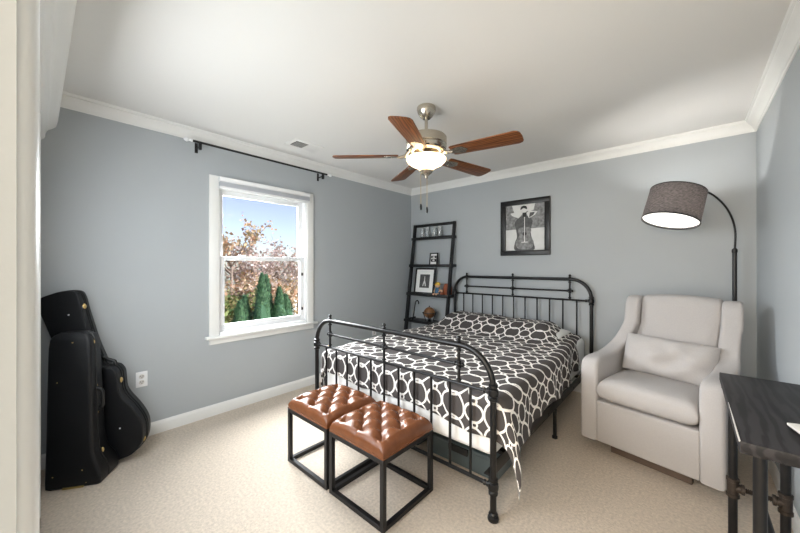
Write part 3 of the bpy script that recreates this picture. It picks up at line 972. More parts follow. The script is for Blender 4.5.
# ------------------------------------------------------------------ arc floor lamp
LPX, LPY = 3.368, -0.170
t = thing('arc_floor_lamp', 'black arc floor lamp with charcoal drum shade behind the armchair', 'floor lamp', (LPX, LPY, 0))
bm = new(); lathe(bm, [(0, 0), (0.105, 0), (0.108, 0.006), (0.104, 0.022), (0.03, 0.03), (0.018, 0.05), (0, 0.05)], 32); obj('base', bm, M['black'], t)
bm = new(); tube(bm, [(0, 0, 0.03), (0, 0, 1.42)], 0.0135, 14); lathe(bm, [(0.0135, 1.405), (0.017, 1.41), (0.017, 1.43), (0.009, 1.44)], 14); obj('pole', bm, M['black'], t)
SCN = Vector((3.018 - LPX, -0.485 - LPY, 1.762))
AX = Vector((0.20, 0.27, 1.0)).normalized()
topc = SCN + AX * 0.1225
arcp = spline([(0, 0, 1.42), (0.004, 0.003, 1.55), (-0.012, -0.010, 1.66), (-0.055, -0.048, 1.765), (-0.125, -0.112, 1.85), (-0.20, -0.182, 1.892), (-0.27, -0.25, 1.905), tuple(topc + AX * 0.010)], 6, False)
bm = new(); tube(bm, arcp, 0.0068, 10); obj('arc_arm', bm, M['black'], t)
SR1, SR0, SH = 0.172, 0.178, 0.245
mx = axis_matrix(SCN, AX)
bm = new(); lathe(bm, [(SR0, -SH / 2), (SR1, SH / 2)], 48, mx)
sh = obj('lamp_shade', bm, M['shade'], t, smooth=60)
bm = new(); lathe(bm, [(SR1 + 0.002, SH / 2 - 0.006), (SR1 + 0.002, SH / 2 + 0.002), (SR1 - 0.003, SH / 2 + 0.002), (SR1 - 0.003, SH / 2 - 0.006)], 48, mx)
lathe(bm, [(SR0 + 0.002, -SH / 2 + 0.006), (SR0 + 0.002, -SH / 2 - 0.002), (SR0 - 0.003, -SH / 2 - 0.002), (SR0 - 0.003, -SH / 2 + 0.006)], 48, mx)
for k in range(3):
    a = 2 * pi * k / 3
    tube(bm, [mx @ Vector((0, 0, SH / 2 - 0.004)), mx @ Vector((SR1 * cos(a), SR1 * sin(a), SH / 2 - 0.004))], 0.002, 6)
obj('shade_rim', bm, M['black'], sh)
bm = new(); lathe(bm, [(0, -SH / 2 + 0.012), (SR0 - 0.006, -SH / 2 + 0.012), (SR0 - 0.006, -SH / 2 + 0.015), (0, -SH / 2 + 0.015)], 48, mx)
df = obj('diffuser', bm, M['diffuser'], sh); df['label'] = 'glowing white diffuser disc'
bm = new(); lathe(bm, [(0.013, 0.115), (0.016, 0.11), (0.016, 0.07), (0.012, 0.066), (0, 0.066)], 14, mx); obj('socket', bm, M['black'], t)
bulb_c = Vector((LPX, LPY, 0)) + SCN + AX * 0.02
lamp('arc_floor_lamp_bulb', 'POINT', bulb_c, 3.8, (1.0, 0.97, 0.93), shadow_soft_size=0.03)

# ------------------------------------------------------------------ console table with pipe legs
t = thing('console_table', 'black wood console table on iron pipe legs at the right wall', 'table', (3.355, -1.85, 0))
ox, oy = 3.355, -1.85
bm = new(); rbox(bm, 3.22 - ox, 3.485 - ox, -2.285 - oy, -1.41 - oy, 0.722, 0.760, 0.003); top = obj('tabletop', bm, M['table_wood'], t)
bm = new()
tube(bm, [(3.2205 - ox, -2.283 - oy, 0.7585), (3.2203 - ox, -2.10 - oy, 0.7592), (3.2206 - ox, -1.9 - oy, 0.759)], [0.0025, 0.002, 0.0008], 6)
obj('edge_strip', bm, M['edge'], top)['label'] = 'pale strip along the left edge'  # thin pale strip on the near part of this edge
PZ = 0.262
legs = [(3.258, -1.555), (3.42, -1.555), (3.272, -2.205), (3.42, -2.205)]
for (x, y) in legs:
    bm = new(); tube(bm, [(x - ox, y - oy, 0.02), (x - ox, y - oy, 0.722)], 0.0165, 14)
    l_ = obj('leg', bm, M['pipe'], t)
    bm = new(); lathe(bm, [(0.0, 0.0), (0.04, 0.0), (0.04, 0.006), (0.024, 0.010), (0.022, 0.028), (0.0165, 0.03)], 18, Matrix.Translation((x - ox, y - oy, 0))); obj('foot_flange', bm, M['pipe'], l_)
    bm = new(); lathe(bm, [(0.0165, -0.030), (0.0185, -0.016), (0.024, -0.012), (0.024, -0.004), (0.040, 0.0), (0.040, -0.0005 + 0.0), (0.0, 0.0)], 18, Matrix.Translation((x - ox, y - oy, 0.722))); obj('top_flange', bm, M['pipe'], l_)
    bm = new()
    lathe(bm, [(0.0165, -0.045), (0.0235, -0.043), (0.0235, -0.030), (0.0205, -0.028), (0.0205, 0.028), (0.0235, 0.030), (0.0235, 0.043), (0.0165, 0.045)], 16, Matrix.Translation((x - ox, y - oy, PZ)))
    sx = 1 if x < 3.3 else -1
    lathe(bm, [(0.019, 0.0), (0.019, 0.026), (0.0225, 0.028), (0.0225, 0.038), (0.012, 0.040)], 14, axis_matrix((x - ox, y - oy, PZ), (sx, 0, 0)))
    obj('tee_fitting', bm, M['fitting'], l_)
for y, xa, xb in ((-1.555, 3.258, 3.42), (-2.205, 3.272, 3.42)):
    bm = new()
    prof = []
    n_ = 14
    L_ = xb - xa - 0.07
    for k in range(n_ * 2 + 1):
        prof.append((0.0125 if k % 2 else 0.0085, L_ * k / (n_ * 2)))
    lathe(bm, prof, 12, axis_matrix((xa + 0.035 - ox, y - oy, PZ), (1, 0, 0)))
    obj('threaded_nipple', bm, M['fitting'], t)
bm = new(); tube(bm, [(3.342 - ox, -2.205 - oy, PZ), (3.342 - ox, -1.555 - oy, PZ)], 0.0125, 12); obj('stretcher', bm, M['pipe'], t)

# pale slab on a black foot lying on the console table
t = thing('tablet_device', 'pale grey flat device on a black foot on the console table', 'device', (3.425, -2.115, 0.760), radians(14))
bm = new(); rbox(bm, -0.035, 0.05, -0.05, 0.05, 0.0, 0.010, 0.003); obj('foot', bm, M['black'], t)
bm = new(); rbox(bm, -0.062, 0.055, -0.072, 0.072, 0.0, 0.009, 0.003)
o = obj('slab', bm, M['edge'], t); o.location = (0, 0, 0.0125); o.rotation_euler = (0, radians(-3), 0)
bm = new(); rbox(bm, -0.060, 0.053, -0.070, 0.070, -0.0022, 0.0002, 0.001); obj('underside', bm, M['black'], o)

# ------------------------------------------------------------------ framed photograph on the back wall
t = thing('framed_photograph', 'black framed monochrome photograph of a guitarist on the back wall', 'picture', (1.697, 0.0, 1.748))
bm = new()
fw_, fh, b_w = 0.282, 0.322, 0.058
for (x0, x1, z0, z1) in ((-fw_, fw_, fh - b_w, fh), (-fw_, fw_, -fh, -fh + b_w), (-fw_, -fw_ + b_w, -fh + b_w, fh - b_w), (fw_ - b_w, fw_, -fh + b_w, fh - b_w)):
    rbox(bm, x0, x1, -0.028, -0.001, z0, z1, 0.003)
obj('frame', bm, M['black'], t)
bm = new()
iw, ih = fw_ - b_w + 0.004, fh - b_w + 0.004
def lay(pts, lvl, mi):
    prism(bm, pts, -0.006 - lvl * 0.0006, -0.006 - (lvl - 1) * 0.0006, lambda p, q, d: (p, d, q), mi)
def ell(cx, cz, rx, rz, n=20):
    return [(cx + rx * cos(2 * pi * k / n), cz + rz * sin(2 * pi * k / n)) for k in range(n)]
lay([(-iw, -ih), (iw, -ih), (iw, ih), (-iw, ih)], 0, 3)
lay([(-iw, -0.02), (iw, -0.015), (iw, ih), (-iw, ih)], 1, 2)
lay([(-0.12, 0.17), (0.1, 0.19), (0.12, ih - 0.001), (-0.15, ih - 0.001)], 2, 3)
body = spline([(-0.105, -0.262), (-0.115, -0.18), (-0.09, -0.11), (-0.10, -0.02), (-0.115, 0.06), (-0.06, 0.12), (0.0, 0.13), (0.06, 0.12), (0.09, 0.06), (0.07, -0.02), (0.075, -0.1), (0.10, -0.18), (0.10, -0.262)], 4)
lay([(p.x, max(p.y, -0.262)) for p in body], 3, 1)
lay([(-0.07, 0.11), (-0.15, 0.145), (-0.165, 0.175), (-0.06, 0.185), (-0.02, 0.16)], 4, 3)
lay([(0.05, 0.10), (0.12, 0.135), (0.145, 0.17), (0.05, 0.19), (0.02, 0.16)], 4, 3)
lay([(0.05, 0.105), (0.10, 0.135), (0.115, 0.165), (0.06, 0.165)], 5, 1)
lay(ell(-0.01, 0.20, 0.035, 0.045), 5, 3)
lay(spline([(-0.046, 0.19), (-0.045, 0.235), (-0.01, 0.252), (0.026, 0.235), (0.027, 0.19), (0.018, 0.215), (-0.01, 0.222), (-0.036, 0.215)], 3) and [(p.x, p.y) for p in spline([(-0.046, 0.205), (-0.04, 0.238), (-0.01, 0.25), (0.022, 0.238), (0.027, 0.205), (-0.01, 0.222)], 3)], 6, 0)
gt = spline([(0.0, -0.255), (-0.07, -0.245), (-0.105, -0.19), (-0.085, -0.13), (-0.062, -0.09), (-0.075, -0.04), (-0.06, -0.005), (0.0, 0.0), (0.06, -0.005), (0.075, -0.04), (0.062, -0.09), (0.085, -0.13), (0.105, -0.19), (0.07, -0.245)], 4)
lay([(p.x, p.y) for p in gt], 6, 2)
lay(ell(0, -0.075, 0.024, 0.022), 7, 0)
lay([(-0.036, -0.175), (0.036, -0.175), (0.036, -0.165), (-0.036, -0.165)], 7, 3)
lay([(-0.011, -0.05), (0.011, -0.05), (0.010, 0.12), (-0.010, 0.12)], 7, 1)
lay([(-0.02, 0.12), (0.02, 0.12), (0.024, 0.17), (-0.024, 0.17)], 7, 0)
lay([(-0.004, -0.17), (0.004, -0.17), (0.003, 0.12), (-0.003, 0.12)], 8, 4)
obj('print', bm, [M['print_black'], M['print_dark'], M['print_mid'], M['print_light'], M['print_white']], t, smooth=0)

# ------------------------------------------------------------------ leaning ladder shelf
LX0, LX1 = 0.105, 0.775
t = thing('ladder_shelf', 'black leaning ladder shelf in the corner behind the bed', 'shelf', (0.44, -0.15, 0))
ox, oy = 0.44, -0.15
def rail_y(z):
    return -0.305 + 0.148 * z
for x in (LX0, LX1):
    bm = new()
    pts = [(-0.335, 0), (-0.275, 0), (rail_y(1.900) + 0.018, 1.900), (rail_y(1.900) - 0.03, 1.900)]
    prism(bm, pts, x - 0.014 - ox, x + 0.014 - ox, lambda p, q, d: (d, p - oy, q)); obj('side_rail', bm, M['black'], t, bevel=0.002)
bm = new(); rbox(bm, LX0 - 0.014 - ox, LX1 + 0.014 - ox, rail_y(1.885) - 0.018 - oy, rail_y(1.885) + 0.006 - oy, 1.862, 1.900, 0.002); obj('top_rail', bm, M['black'], t)
SHELF = [(1.695, 0.0), (1.312, 0.0), (0.912, 0.0), (0.545, 0.0)]
for (z, _) in SHELF:
    yf = rail_y(z) - 0.035
    bm = new(); rbox(bm, LX0 + 0.014 - ox, LX1 - 0.014 - ox, yf - oy, -0.012 - oy, z - 0.018, z, 0.002)
    s_ = obj('shelf_board', bm, M['black'], t)
    bm = new()
    rbox(bm, LX0 - 0.018 - ox, LX1 + 0.018 - ox, yf - 0.012 - oy, yf - oy, z - 0.022, z + 0.016, 0.002)
    for x in (LX0 - 0.018, LX1 + 0.014 - 0.008):
        rbox(bm, x - ox, x + 0.012 - ox, yf - oy, -0.012 - oy, z - 0.022, z + 0.016, 0.002)
    obj('shelf_lip', bm, M['black'], s_)

# glasses on the top shelf
MATS['clear'] = glass_mat()
def tumbler(loc, label, h):
    bm = new(); lathe(bm, [(0.0, 0.0), (0.018, 0.0), (0.021, 0.004), (0.03, 0.03), (0.034, h * 0.6), (0.027, h), (0.025, h), (0.031, h * 0.6), (0.026, 0.03), (0.017, 0.010), (0.0, 0.009)], 18)
    o = obj('drinking_glass', bm, M['glassware'], smooth=60, loc=loc)
    tag(o, label, 'glass', 'glasses on the ladder shelf')
gm = bpy.data.materials.new('clear_glassware'); gm.use_nodes = True
pb = gm.node_tree.nodes['Principled BSDF']; pb.inputs['Transmission Weight'].default_value = 0.85; pb.inputs['Roughness'].default_value = 0.05; pb.inputs['Base Color'].default_value = (0.9, 0.92, 0.93, 1)
M['glassware'] = gm
for (x, h, lab) in ((0.255, 0.135, 'clear drinking glass on the ladder shelf top, nearest the corner'), (0.345, 0.16, 'tallest clear drinking glass on the ladder shelf top, second from the corner'), (0.47, 0.135, 'clear drinking glass on the ladder shelf top, third from the corner'), (0.56, 0.15, 'clear drinking glass on the ladder shelf top, farthest from the corner')):
    tumbler((x, -0.055, 1.6955), lab, h)

def photo_frame(loc, w, h, fwid, label, matb, lean, yaw, art):
    t = thing('photo_frame', label, 'picture', loc, yaw)
    t.rotation_euler = (radians(-lean), 0, yaw)
    bm = new()
    for (x0, x1, z0, z1) in ((-w / 2, w / 2, h - fwid, h), (-w / 2, w / 2, 0, fwid), (-w / 2, -w / 2 + fwid, fwid, h - fwid), (w / 2 - fwid, w / 2, fwid, h - fwid)):
        rbox(bm, x0, x1, -0.009, 0.009, z0, z1, 0.002)
    obj('frame', bm, M['black'], t)
    bm = new(); box(bm, -w / 2 + fwid - 0.002, w / 2 - fwid + 0.002, 0.0, 0.008, fwid - 0.002, h - fwid + 0.002)
    obj('mat_board', bm, M['print_white'], t)
    bm = new(); art(bm); obj('print', bm, [M['print_dark'], M['print_light'], M['print_black']], t, smooth=0)
def art_big(bm):
    box(bm, -0.085, 0.085, -0.002, 0.0, 0.085, 0.275, 0)
    prism(bm, [(-0.03, 0.11), (0.03, 0.11), (0.022, 0.15), (0.008, 0.19), (0.004, 0.25), (-0.004, 0.25), (-0.008, 0.19), (-0.022, 0.15)], -0.0035, -0.002, lambda p, q, d: (p, d, q), 1)
    prism(bm, [(-0.014, 0.11), (0.014, 0.11), (0.006, 0.145), (-0.006, 0.145)], -0.0045, -0.0035, lambda p, q, d: (p, d, q), 0)
def art_small(bm):
    for (x0, x1, z0, z1) in ((-0.045, 0.045, 0.10, 0.135), (-0.045, 0.045, 0.05, 0.09)):
        box(bm, x0, x1, -0.002, 0.0, z0, z1, 2)
    prism(bm, ell(0, 0.115, 0.022, 0.012, 12), -0.0035, -0.002, lambda p, q, d: (p, d, q), 1)
    prism(bm, ell(0, 0.07, 0.018, 0.014, 12), -0.0035, -0.002, lambda p, q, d: (p, d, q), 1)
photo_frame((0.465, -0.085, 1.313), 0.135, 0.175, 0.016, 'small black picture frame on the second ladder shelf', True, 8, 0, art_small)
photo_frame((0.318, -0.115, 0.913), 0.345, 0.365, 0.022, 'larger black frame with white mat on the third ladder shelf', True, 9, 0, art_big)

# little figures on the third shelf
t = thing('toy_figurine', 'small toy figure with yellow hair and blue clothes on the third ladder shelf', 'figurine', (0.585, -0.15, 0.913))
bm = new(); lathe(bm, [(0, 0.02), (0.034, 0.022), (0.040, 0.05), (0.030, 0.09), (0.016, 0.105), (0, 0.106)], 16); b1 = obj('body', bm, M['blue'], t, smooth=60)
bm = new(); ball(bm, (0, 0, 0.128), 0.031, 14); ball(bm, (0, -0.031, 0.124), 0.006, 8); obj('head', bm, M['skin'], t, smooth=60)
bm = new(); ball(bm, (0, 0.004, 0.148), 0.037, 14, (1.05, 1, 0.75)); ball(bm, (-0.03, -0.006, 0.14), 0.014); ball(bm, (0.03, -0.006, 0.14), 0.014); obj('hair', bm, M['yellow'], t, smooth=60)
for s in (-1, 1):
    bm = new(); tube(bm, [(s * 0.026, 0, 0.088), (s * 0.043, -0.012, 0.062), (s * 0.040, -0.028, 0.045)], [0.011, 0.010, 0.009], 8); obj('arm', bm, M['skin'], t, smooth=60)
    bm = new(); tube(bm, [(s * 0.017, 0, 0.035), (s * 0.02, -0.03, 0.016), (s * 0.022, -0.062, 0.013)], [0.014, 0.013, 0.012], 8); ball(bm, (s * 0.022, -0.066, 0.016), 0.014, 8); obj('leg', bm, M['skin'], t, smooth=60)
t = thing('toy_figurine', 'tiny tan and red toy figure between the yellow-haired figure and brown ornament', 'figurine', (0.665, -0.17, 0.913))
bm = new(); lathe(bm, [(0, 0), (0.022, 0.001), (0.024, 0.02), (0.016, 0.045), (0.0, 0.05)], 14); obj('body', bm, M['red_paint'], t, smooth=60)
bm = new(); ball(bm, (0, 0, 0.06), 0.019, 12); obj('head', bm, M['skin'], t, smooth=60)
bm = new()
rprism(bm, [(p.x, p.y) for p in spline([(-0.055, 0.0), (-0.058, 0.06), (-0.052, 0.12), (-0.03, 0.155), (0.0, 0.150), (0.015, 0.162), (0.045, 0.15), (0.058, 0.10), (0.055, 0.04), (0.05, 0.0)], 4)], -0.022, 0.022, lambda p, q, d: (p, d, q), 0.008, 3)
o = tag(obj('carved_ornament', bm, M['red_paint'], smooth=60, loc=(0.700, -0.085, 0.9125)), 'reddish brown rounded ornament at right end of third ladder shelf', 'ornament')

# globe and cane-shaped piece on the fourth shelf
t = thing('desk_globe', 'small brown desk globe on a black stand on the fourth ladder shelf', 'globe', (0.485, -0.20, 0.5455))
bm = new(); lathe(bm, [(0, 0.0), (0.06, 0.0), (0.062, 0.006), (0.03, 0.014), (0.010, 0.022), (0.008, 0.05), (0, 0.05)], 20)
for k in range(4):
    a = 2 * pi * k / 4 + 0.4
    tube(bm, [(0.05 * cos(a), 0.05 * sin(a), 0.005), (0.06 * cos(a), 0.06 * sin(a), 0.05), (0.088 * cos(a), 0.088 * sin(a), 0.125)], 0.005, 8)
obj('stand', bm, M['black'], t, smooth=60)
bm = new(); lathe(bm, [(0.079, -0.004), (0.098, -0.004), (0.098, 0.004), (0.079, 0.004), (0.079, -0.004)], 32, Matrix.Translation((0, 0, 0.127))); obj('horizon_ring', bm, M['black'], t, smooth=0)
bm = new(); ball(bm, (0, 0, 0.127), 0.076, 24); gl = obj('sphere', bm, M['globe'], t, smooth=180)
bm = new(); lathe(bm, [(0.004, 0.2), (0.008, 0.205), (0.008, 0.218), (0, 0.224)], 10); obj('axis_knob', bm, M['black'], gl)
bm = new(); tube(bm, spline([(0, 0, 0.0), (0.012, 0.012, 0.10), (0.022, 0.024, 0.20), (0.034, 0.03, 0.255), (0.062, 0.03, 0.272), (0.084, 0.028, 0.25), (0.084, 0.028, 0.225)], 5, False), 0.0085, 10)
tag(obj('cane_ornament', bm, M['black'], smooth=60, loc=(0.185, -0.19, 0.5455)), 'black hook-topped cane standing on the fourth ladder shelf', 'ornament')

# ------------------------------------------------------------------ instrument cases
# trombone-style case: upright, flared foot
TO = Vector((0.470, -3.500, 0)); TU = Vector((-0.55, -0.835, 0)).normalized(); TW = Vector((-TU.y, TU.x, 0))
if TW.x > 0:
    TW = -TW
t = thing('trombone_case', 'black hard trombone case standing upright in front of the guitar case', 'instrument case', (0.32, -3.52, 0))
O_ = Vector((0.32, -3.52, 0))
secs = [(0.0, -0.010, 0.245, 0.012, 0.195), (0.012, -0.016, 0.250, 0.0, 0.205), (0.05, -0.018, 0.252, 0.0, 0.210), (0.10, -0.006, 0.252, 0.002, 0.200), (0.15, 0.012, 0.252, 0.004, 0.176), (0.20, 0.022, 0.252, 0.006, 0.158), (0.28, 0.028, 0.252, 0.010, 0.148), (0.50, 0.034, 0.252, 0.016, 0.142), (0.70, 0.040, 0.252, 0.022, 0.135), (0.82, 0.043, 0.251, 0.026, 0.130), (0.865, 0.048, 0.246, 0.028, 0.128), (0.89, 0.060, 0.234, 0.034, 0.122), (0.905, 0.085, 0.21, 0.045, 0.11)]
def rr(u0, u1, w0, w1, r, n=4):
    out = []
    for (cu, cw, a0) in ((u1 - r, w1 - r, 0), (u0 + r, w1 - r, 90), (u0 + r, w0 + r, 180), (u1 - r, w0 + r, 270)):
        for k in range(n + 1):
            a = radians(a0 + 90 * k / n)
            out.append((cu + r * cos(a), cw + r * sin(a)))
    return out
bm = new(); prev = None; first = None
for (z, u0, u1, w0, w1) in secs:
    ring_ = [bm.verts.new(TO - O_ + TU * p[0] + TW * p[1] + Vector((0, 0, z))) for p in rr(u0, u1, w0, w1, 0.016)]
    if prev:
        n = len(ring_)
        for i in range(n):
            bm.faces.new([prev[i], prev[(i + 1) % n], ring_[(i + 1) % n], ring_[i]])
    else:
        bm.faces.new(ring_[::-1])
    prev = ring_
bm.faces.new(prev)
tc_ = obj('shell', bm, M['casing'], t, smooth=40)
def tpt(u, w, z):
    return TO - O_ + TU * u + TW * w + Vector((0, 0, z))
# seam where lid meets box, on the narrow right side and over the top
bm = new()
seam = []
for (z, u0, u1, w0, w1) in secs[1:]:
    seam.append(tpt(u0 - 0.001, w0 + (w1 - w0) * 0.42, z))
z, u0, u1, w0, w1 = secs[-1]
seam.append(tpt(u1, w0 + (w1 - w0) * 0.42, z + 0.002))
tube(bm, seam, 0.0032, 6); obj('seam_trim', bm, M['black'], t)
bm = new()
zz = [(0.42, 0.0385), (0.43, 0.02), (0.45, 0.012), (0.53, 0.013), (0.55, 0.022), (0.56, 0.043)]
tube(bm, [tpt(u - 0.006, 0.075, z) for z, u in zz], 0.009, 8); obj('carry_handle', bm, M['black'], t)
for (z, u, w) in ((0.41, 0.037, 0.075), (0.57, 0.042, 0.075), (0.84, 0.050, 0.07), (0.165, 0.016, 0.09)):
    bm = new(); ball(bm, tpt(u, w, z), 0.017, 10, (0.5, 0.5, 1.0)); obj('latch', bm, M['brass'], t)
for (u, z) in ((0.05, 0.025), (0.06, 0.22), (0.21, 0.08), (0.07, 0.10), (0.13, 0.85), (0.20, 0.62)):
    bm = new(); ball(bm, tpt(u, 0.0, z) + Vector((0, 0, 0)) - TW * 0.0 + TW * (0.012 + 0.016 * z if z > 0.2 else 0.003), 0.0042, 8); obj('rivet', bm, M['brass'], t)
bm = new()
seg = [tpt(0.06 + 0.10 * k / 6, -0.004, 0.008) for k in range(7)]
tube(bm, seg, 0.006, 8); obj('foot_plate', bm, M['brass'], t)

# guitar case leaning in the corner against the window wall
GB = Vector((0.290, -3.400, 0.0)); GN = Vector((0.85, -0.53, 0.0)).normalized(); GU = Vector((-GN.y, GN.x, 0))
th = radians(14.8)
lean = radians(1.0)
GA = (Vector((0, 0, 1)) * cos(th) - GU * sin(th)); GR = (GU * cos(th) + Vector((0, 0, 1)) * sin(th))
q = Matrix.Rotation(lean, 3, GU.cross(Vector((0, 0, 1))).cross(Vector((0, 0, 1))) if False else GU)
t = thing('guitar_case', 'black hard guitar case leaning in the corner behind the trombone case', 'instrument case', GB)
half = [(0.0, 0.0), (0.10, 0.004), (0.170, 0.055), (0.205, 0.145), (0.208, 0.215), (0.188, 0.30), (0.158, 0.38), (0.148, 0.435), (0.158, 0.50), (0.166, 0.555), (0.150, 0.60), (0.105, 0.62), (0.096, 0.66), (0.092, 0.80), (0.102, 1.00), (0.108, 1.09), (0.092, 1.135), (0.03, 1.15)]
outl = half + [(-x, z) for (x, z) in half[::-1] if abs(x) > 1e-6]
outl = [(p.x, p.y) for p in spline(outl, 4)]
def gp(h_, s_, d_):
    # keep the hidden left bout clear of the wall
    # the case is shallower at the head than at the body
    v = GR * h_ + GA * s_ + GN * (d_ * (1 - 0.32 * max(0.0, min(1.0, (s_ - 0.55) / 0.5))))
    v = q @ v
    return v
zmin = min(gp(p[0], p[1], d).z for p in outl for d in (0, -0.13))
def gp2(h_, s_, d_):
    return gp(h_, s_, d_) - Vector((0, 0, zmin))
TH = 0.125
bm = new(); rprism(bm, outl, -TH, 0.0, gp2, 0.008, 3); gs = obj('shell', bm, M['casing'], t, smooth=50)
big = []
n = len(outl)
for i in range(n):
    a = Vector(outl[i - 1]); c = Vector(outl[(i + 1) % n]); d = (c - a).normalized()
    big.append(Vector(outl[i]) + Vector((d.y, -d.x)) * 0.004)
for d0 in (-0.052, -0.075):
    bm = new(); prism(bm, [(p.x, p.y) for p in big], d0 - 0.006, d0, gp2); obj('rim_trim', bm, M['black'], t, smooth=50)
# handle on the waist side, latches, rivets
bm = new()
tube(bm, [gp2(0.150, 0.605, -0.062), gp2(0.150, 0.630, -0.062), gp2(0.125, 0.650, -0.062), gp2(0.078, 0.690, -0.062)][::-1], 0.011, 8)
obj('carry_handle', bm, M['black'], t, smooth=60)
for (h_, s_) in ((0.097, 1.03), (0.094, 0.78), (0.150, 0.50), (0.168, 0.07)):
    bm = new(); ball(bm, gp2(h_, s_, -0.045), 0.021, 10, (0.8, 0.8, 1.0)); obj('latch', bm, M['brass'], t)
for (h_, s_) in ((0.03, 1.0), (0.09, 0.2), (-0.09, 0.2)):
    bm = new(); ball(bm, gp2(h_, s_, 0.0), 0.005, 8); obj('rivet', bm, M['vinyl'], t)

# ------------------------------------------------------------------ outside
bm = new(); box(bm, -60, -0.5, -30, 50, -3.1, -2.95)
struct('lawn', bm, M['grass'], label='lawn outside the window')
def arborvitae(x, y, ztop, rad, label, seed):
    rnd = random.Random(seed)
    t = thing('arborvitae', label, 'tree', (x, y, -2.95), 0, 'evergreens outside the window')
    H = ztop + 2.95
    bm = new(); tube(bm, [(0, 0, 0), (0, 0, H * 0.8)], [0.06, 0.02], 6); obj('trunk', bm, M['bark'], t)
    bm = new()
    lobes = [(rnd.uniform(0, 2 * pi), rnd.uniform(0.5, 1.0)) for _ in range(9)]
    for k in range(3400):
        f = rnd.random() ** 1.1
        z = 0.15 + f * (H - 0.2)
        a = rnd.random() * 2 * pi
        r = rad * (1 - f) ** 0.62 * (0.80 + 0.2 * sin(3 * a + 9 * f + seed) * cos(2 * a - 14 * f)) * (1 - 0.35 * rnd.random() ** 2)
        c = Vector((r * cos(a), r * sin(a), z))
        s = 0.022 + 0.035 * rnd.random()
        up = Vector((cos(a) * 0.6 + rnd.uniform(-.3, .3), sin(a) * 0.6 + rnd.uniform(-.3, .3), 1)).normalized() * s * 2.6
        sd = Vector((-sin(a), cos(a), 0.5 * rnd.uniform(-1, 1))) * s
        vs_ = [bm.verts.new(c - sd), bm.verts.new(c + sd), bm.verts.new(c + up)]
        bm.faces.new(vs_)
    lathe(bm, [(0, 0.1), (rad * 0.7, 0.3), (rad * 0.62, H * 0.3), (rad * 0.42, H * 0.65), (rad * 0.22, H * 0.84), (rad * 0.08, H * 0.93), (0, H * 0.95)], 12)
    obj('foliage', bm, M['leaf_green'], t, smooth=0)
for i, (y, zt, rad, lab) in enumerate(((1.17, 0.04, 0.66, 'dark green arborvitae outside, leftmost of the row'), (1.50, 0.18, 0.62, 'dark green arborvitae outside, second from left in the row'), (1.98, 1.02, 0.66, 'tallest dark green arborvitae outside, left of the central pair'), (2.32, 0.94, 0.60, 'tall dark green arborvitae outside, right of the central pair'), (2.68, 0.46, 0.66, 'dark green arborvitae outside, second from right in the row'), (3.12, 0.12, 0.9, 'short dark green arborvitae outside, at the right of the row'))):
    arborvitae(-9.0 - 0.45 * (i % 2), y * (1.0 + 0.02 * (i % 2)), zt, rad, lab, 20 + i)

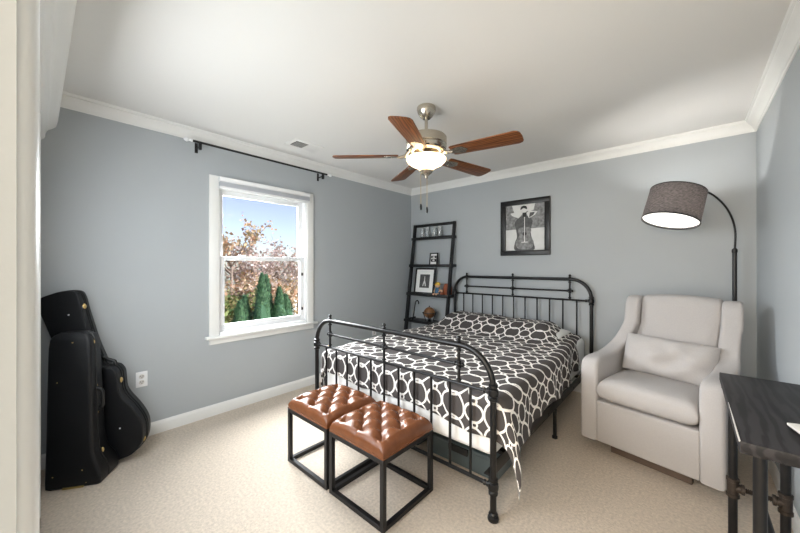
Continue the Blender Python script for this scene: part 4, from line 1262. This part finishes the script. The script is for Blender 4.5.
def broadleaf(x, y, z0, H, rad, nleaf, leafmat, label, seed, lsize=0.09, branches=26, flat=0.75):
    rnd = random.Random(seed)
    t = thing('broadleaf_tree', label, 'tree', (x, y, -2.95), 0, 'trees outside the window')
    bm = new(); tips = []
    tube(bm, [(0, 0, 0), (0.05, 0.03, H * 0.35), (0, 0.08, H * 0.7)], [0.16, 0.12, 0.05], 8)
    for k in range(branches):
        zb = H * (0.22 + 0.5 * rnd.random())
        a = rnd.random() * 2 * pi
        L_ = rad * (0.6 + 0.5 * rnd.random())
        e = Vector((cos(a) * L_, sin(a) * L_, zb + L_ * (0.5 + 0.7 * rnd.random())))
        e.z = min(e.z, H)
        m_ = Vector((cos(a) * L_ * 0.45, sin(a) * L_ * 0.45, zb + (e.z - zb) * 0.35))
        tube(bm, [(0, 0, zb), m_, e], [0.045, 0.028, 0.008], 5)
        tips.append((m_, e))
        for q_ in range(4):
            d = Vector((rnd.uniform(-1, 1), rnd.uniform(-1, 1), rnd.uniform(0.1, 1))).normalized() * L_ * 0.4
            f = rnd.uniform(0.3, 1)
            b = m_.lerp(e, f)
            tube(bm, [b, b + d * 0.5 + Vector((0, 0, 0.03)), b + d], [0.016, 0.011, 0.005], 4)
            tips.append((b, b + d))
    obj('trunk', bm, M['bark'], t)
    bm = new()
    for k in range(nleaf):
        p0, p1 = tips[rnd.randrange(len(tips))]
        c = p0.lerp(p1, rnd.random()) + Vector((rnd.gauss(0, 1), rnd.gauss(0, 1), rnd.gauss(0, 1))) * 0.16
        s = lsize * (0.5 + rnd.random())
        u = Vector((rnd.uniform(-1, 1), rnd.uniform(-1, 1), rnd.uniform(-1, 1))).normalized()
        w = u.orthogonal().normalized() * s * 0.7
        u = u * s
        bm.faces.new([bm.verts.new(c - u), bm.verts.new(c + w), bm.verts.new(c + u), bm.verts.new(c - w)])
    obj('foliage', bm, leafmat, t, smooth=0)
broadleaf(-15.5, 3.3, 0, 6.3, 1.7, 2600, M['leaf_autumn'], 'tall autumn tree outside at left of the window view', 1)
broadleaf(-16.5, 4.9, 0, 5.7, 1.7, 2200, M['leaf_pale'], 'pale thinly leaved tree outside in the middle of the window view', 2)
broadleaf(-18.0, 6.9, 0, 5.6, 1.8, 1500, M['leaf_pale'], 'pale bare-branched tree outside beyond the tallest arborvitae', 3)
broadleaf(-17.0, 8.3, 0, 6.0, 1.7, 900, M['leaf_pale'], 'sparse bare tree outside at right of the window view', 4, branches=34)
broadleaf(-13.0, 3.6, 0, 3.6, 1.25, 2400, M['leaf_autumn'], 'low orange autumn tree outside behind the arborvitae', 5)
broadleaf(-12.5, 2.2, 0, 3.0, 1.1, 2400, M['leaf_bush'], 'bushy olive tree outside at lower left of the window view', 6)
broadleaf(-14.0, 5.2, 0, 3.5, 1.3, 1800, M['leaf_autumn'], 'low brown autumn tree outside at the middle of the window view', 8)
# pale garage far behind
t = thing('garden_shed', 'white shed outside behind the arborvitae', 'shed', (-21.0, 10.0, -2.95))
bm = new(); box(bm, -1.6, 1.6, -1.5, 1.5, 0, 2.3); obj('wall', bm, M['siding'], t, smooth=0)
bm = new(); prism(bm, [(-1.75, 2.3), (1.75, 2.3), (0, 3.1)], -1.6, 1.6, lambda p, q, d: (d, p, q)); obj('roof', bm, M['roof'], t, smooth=0)
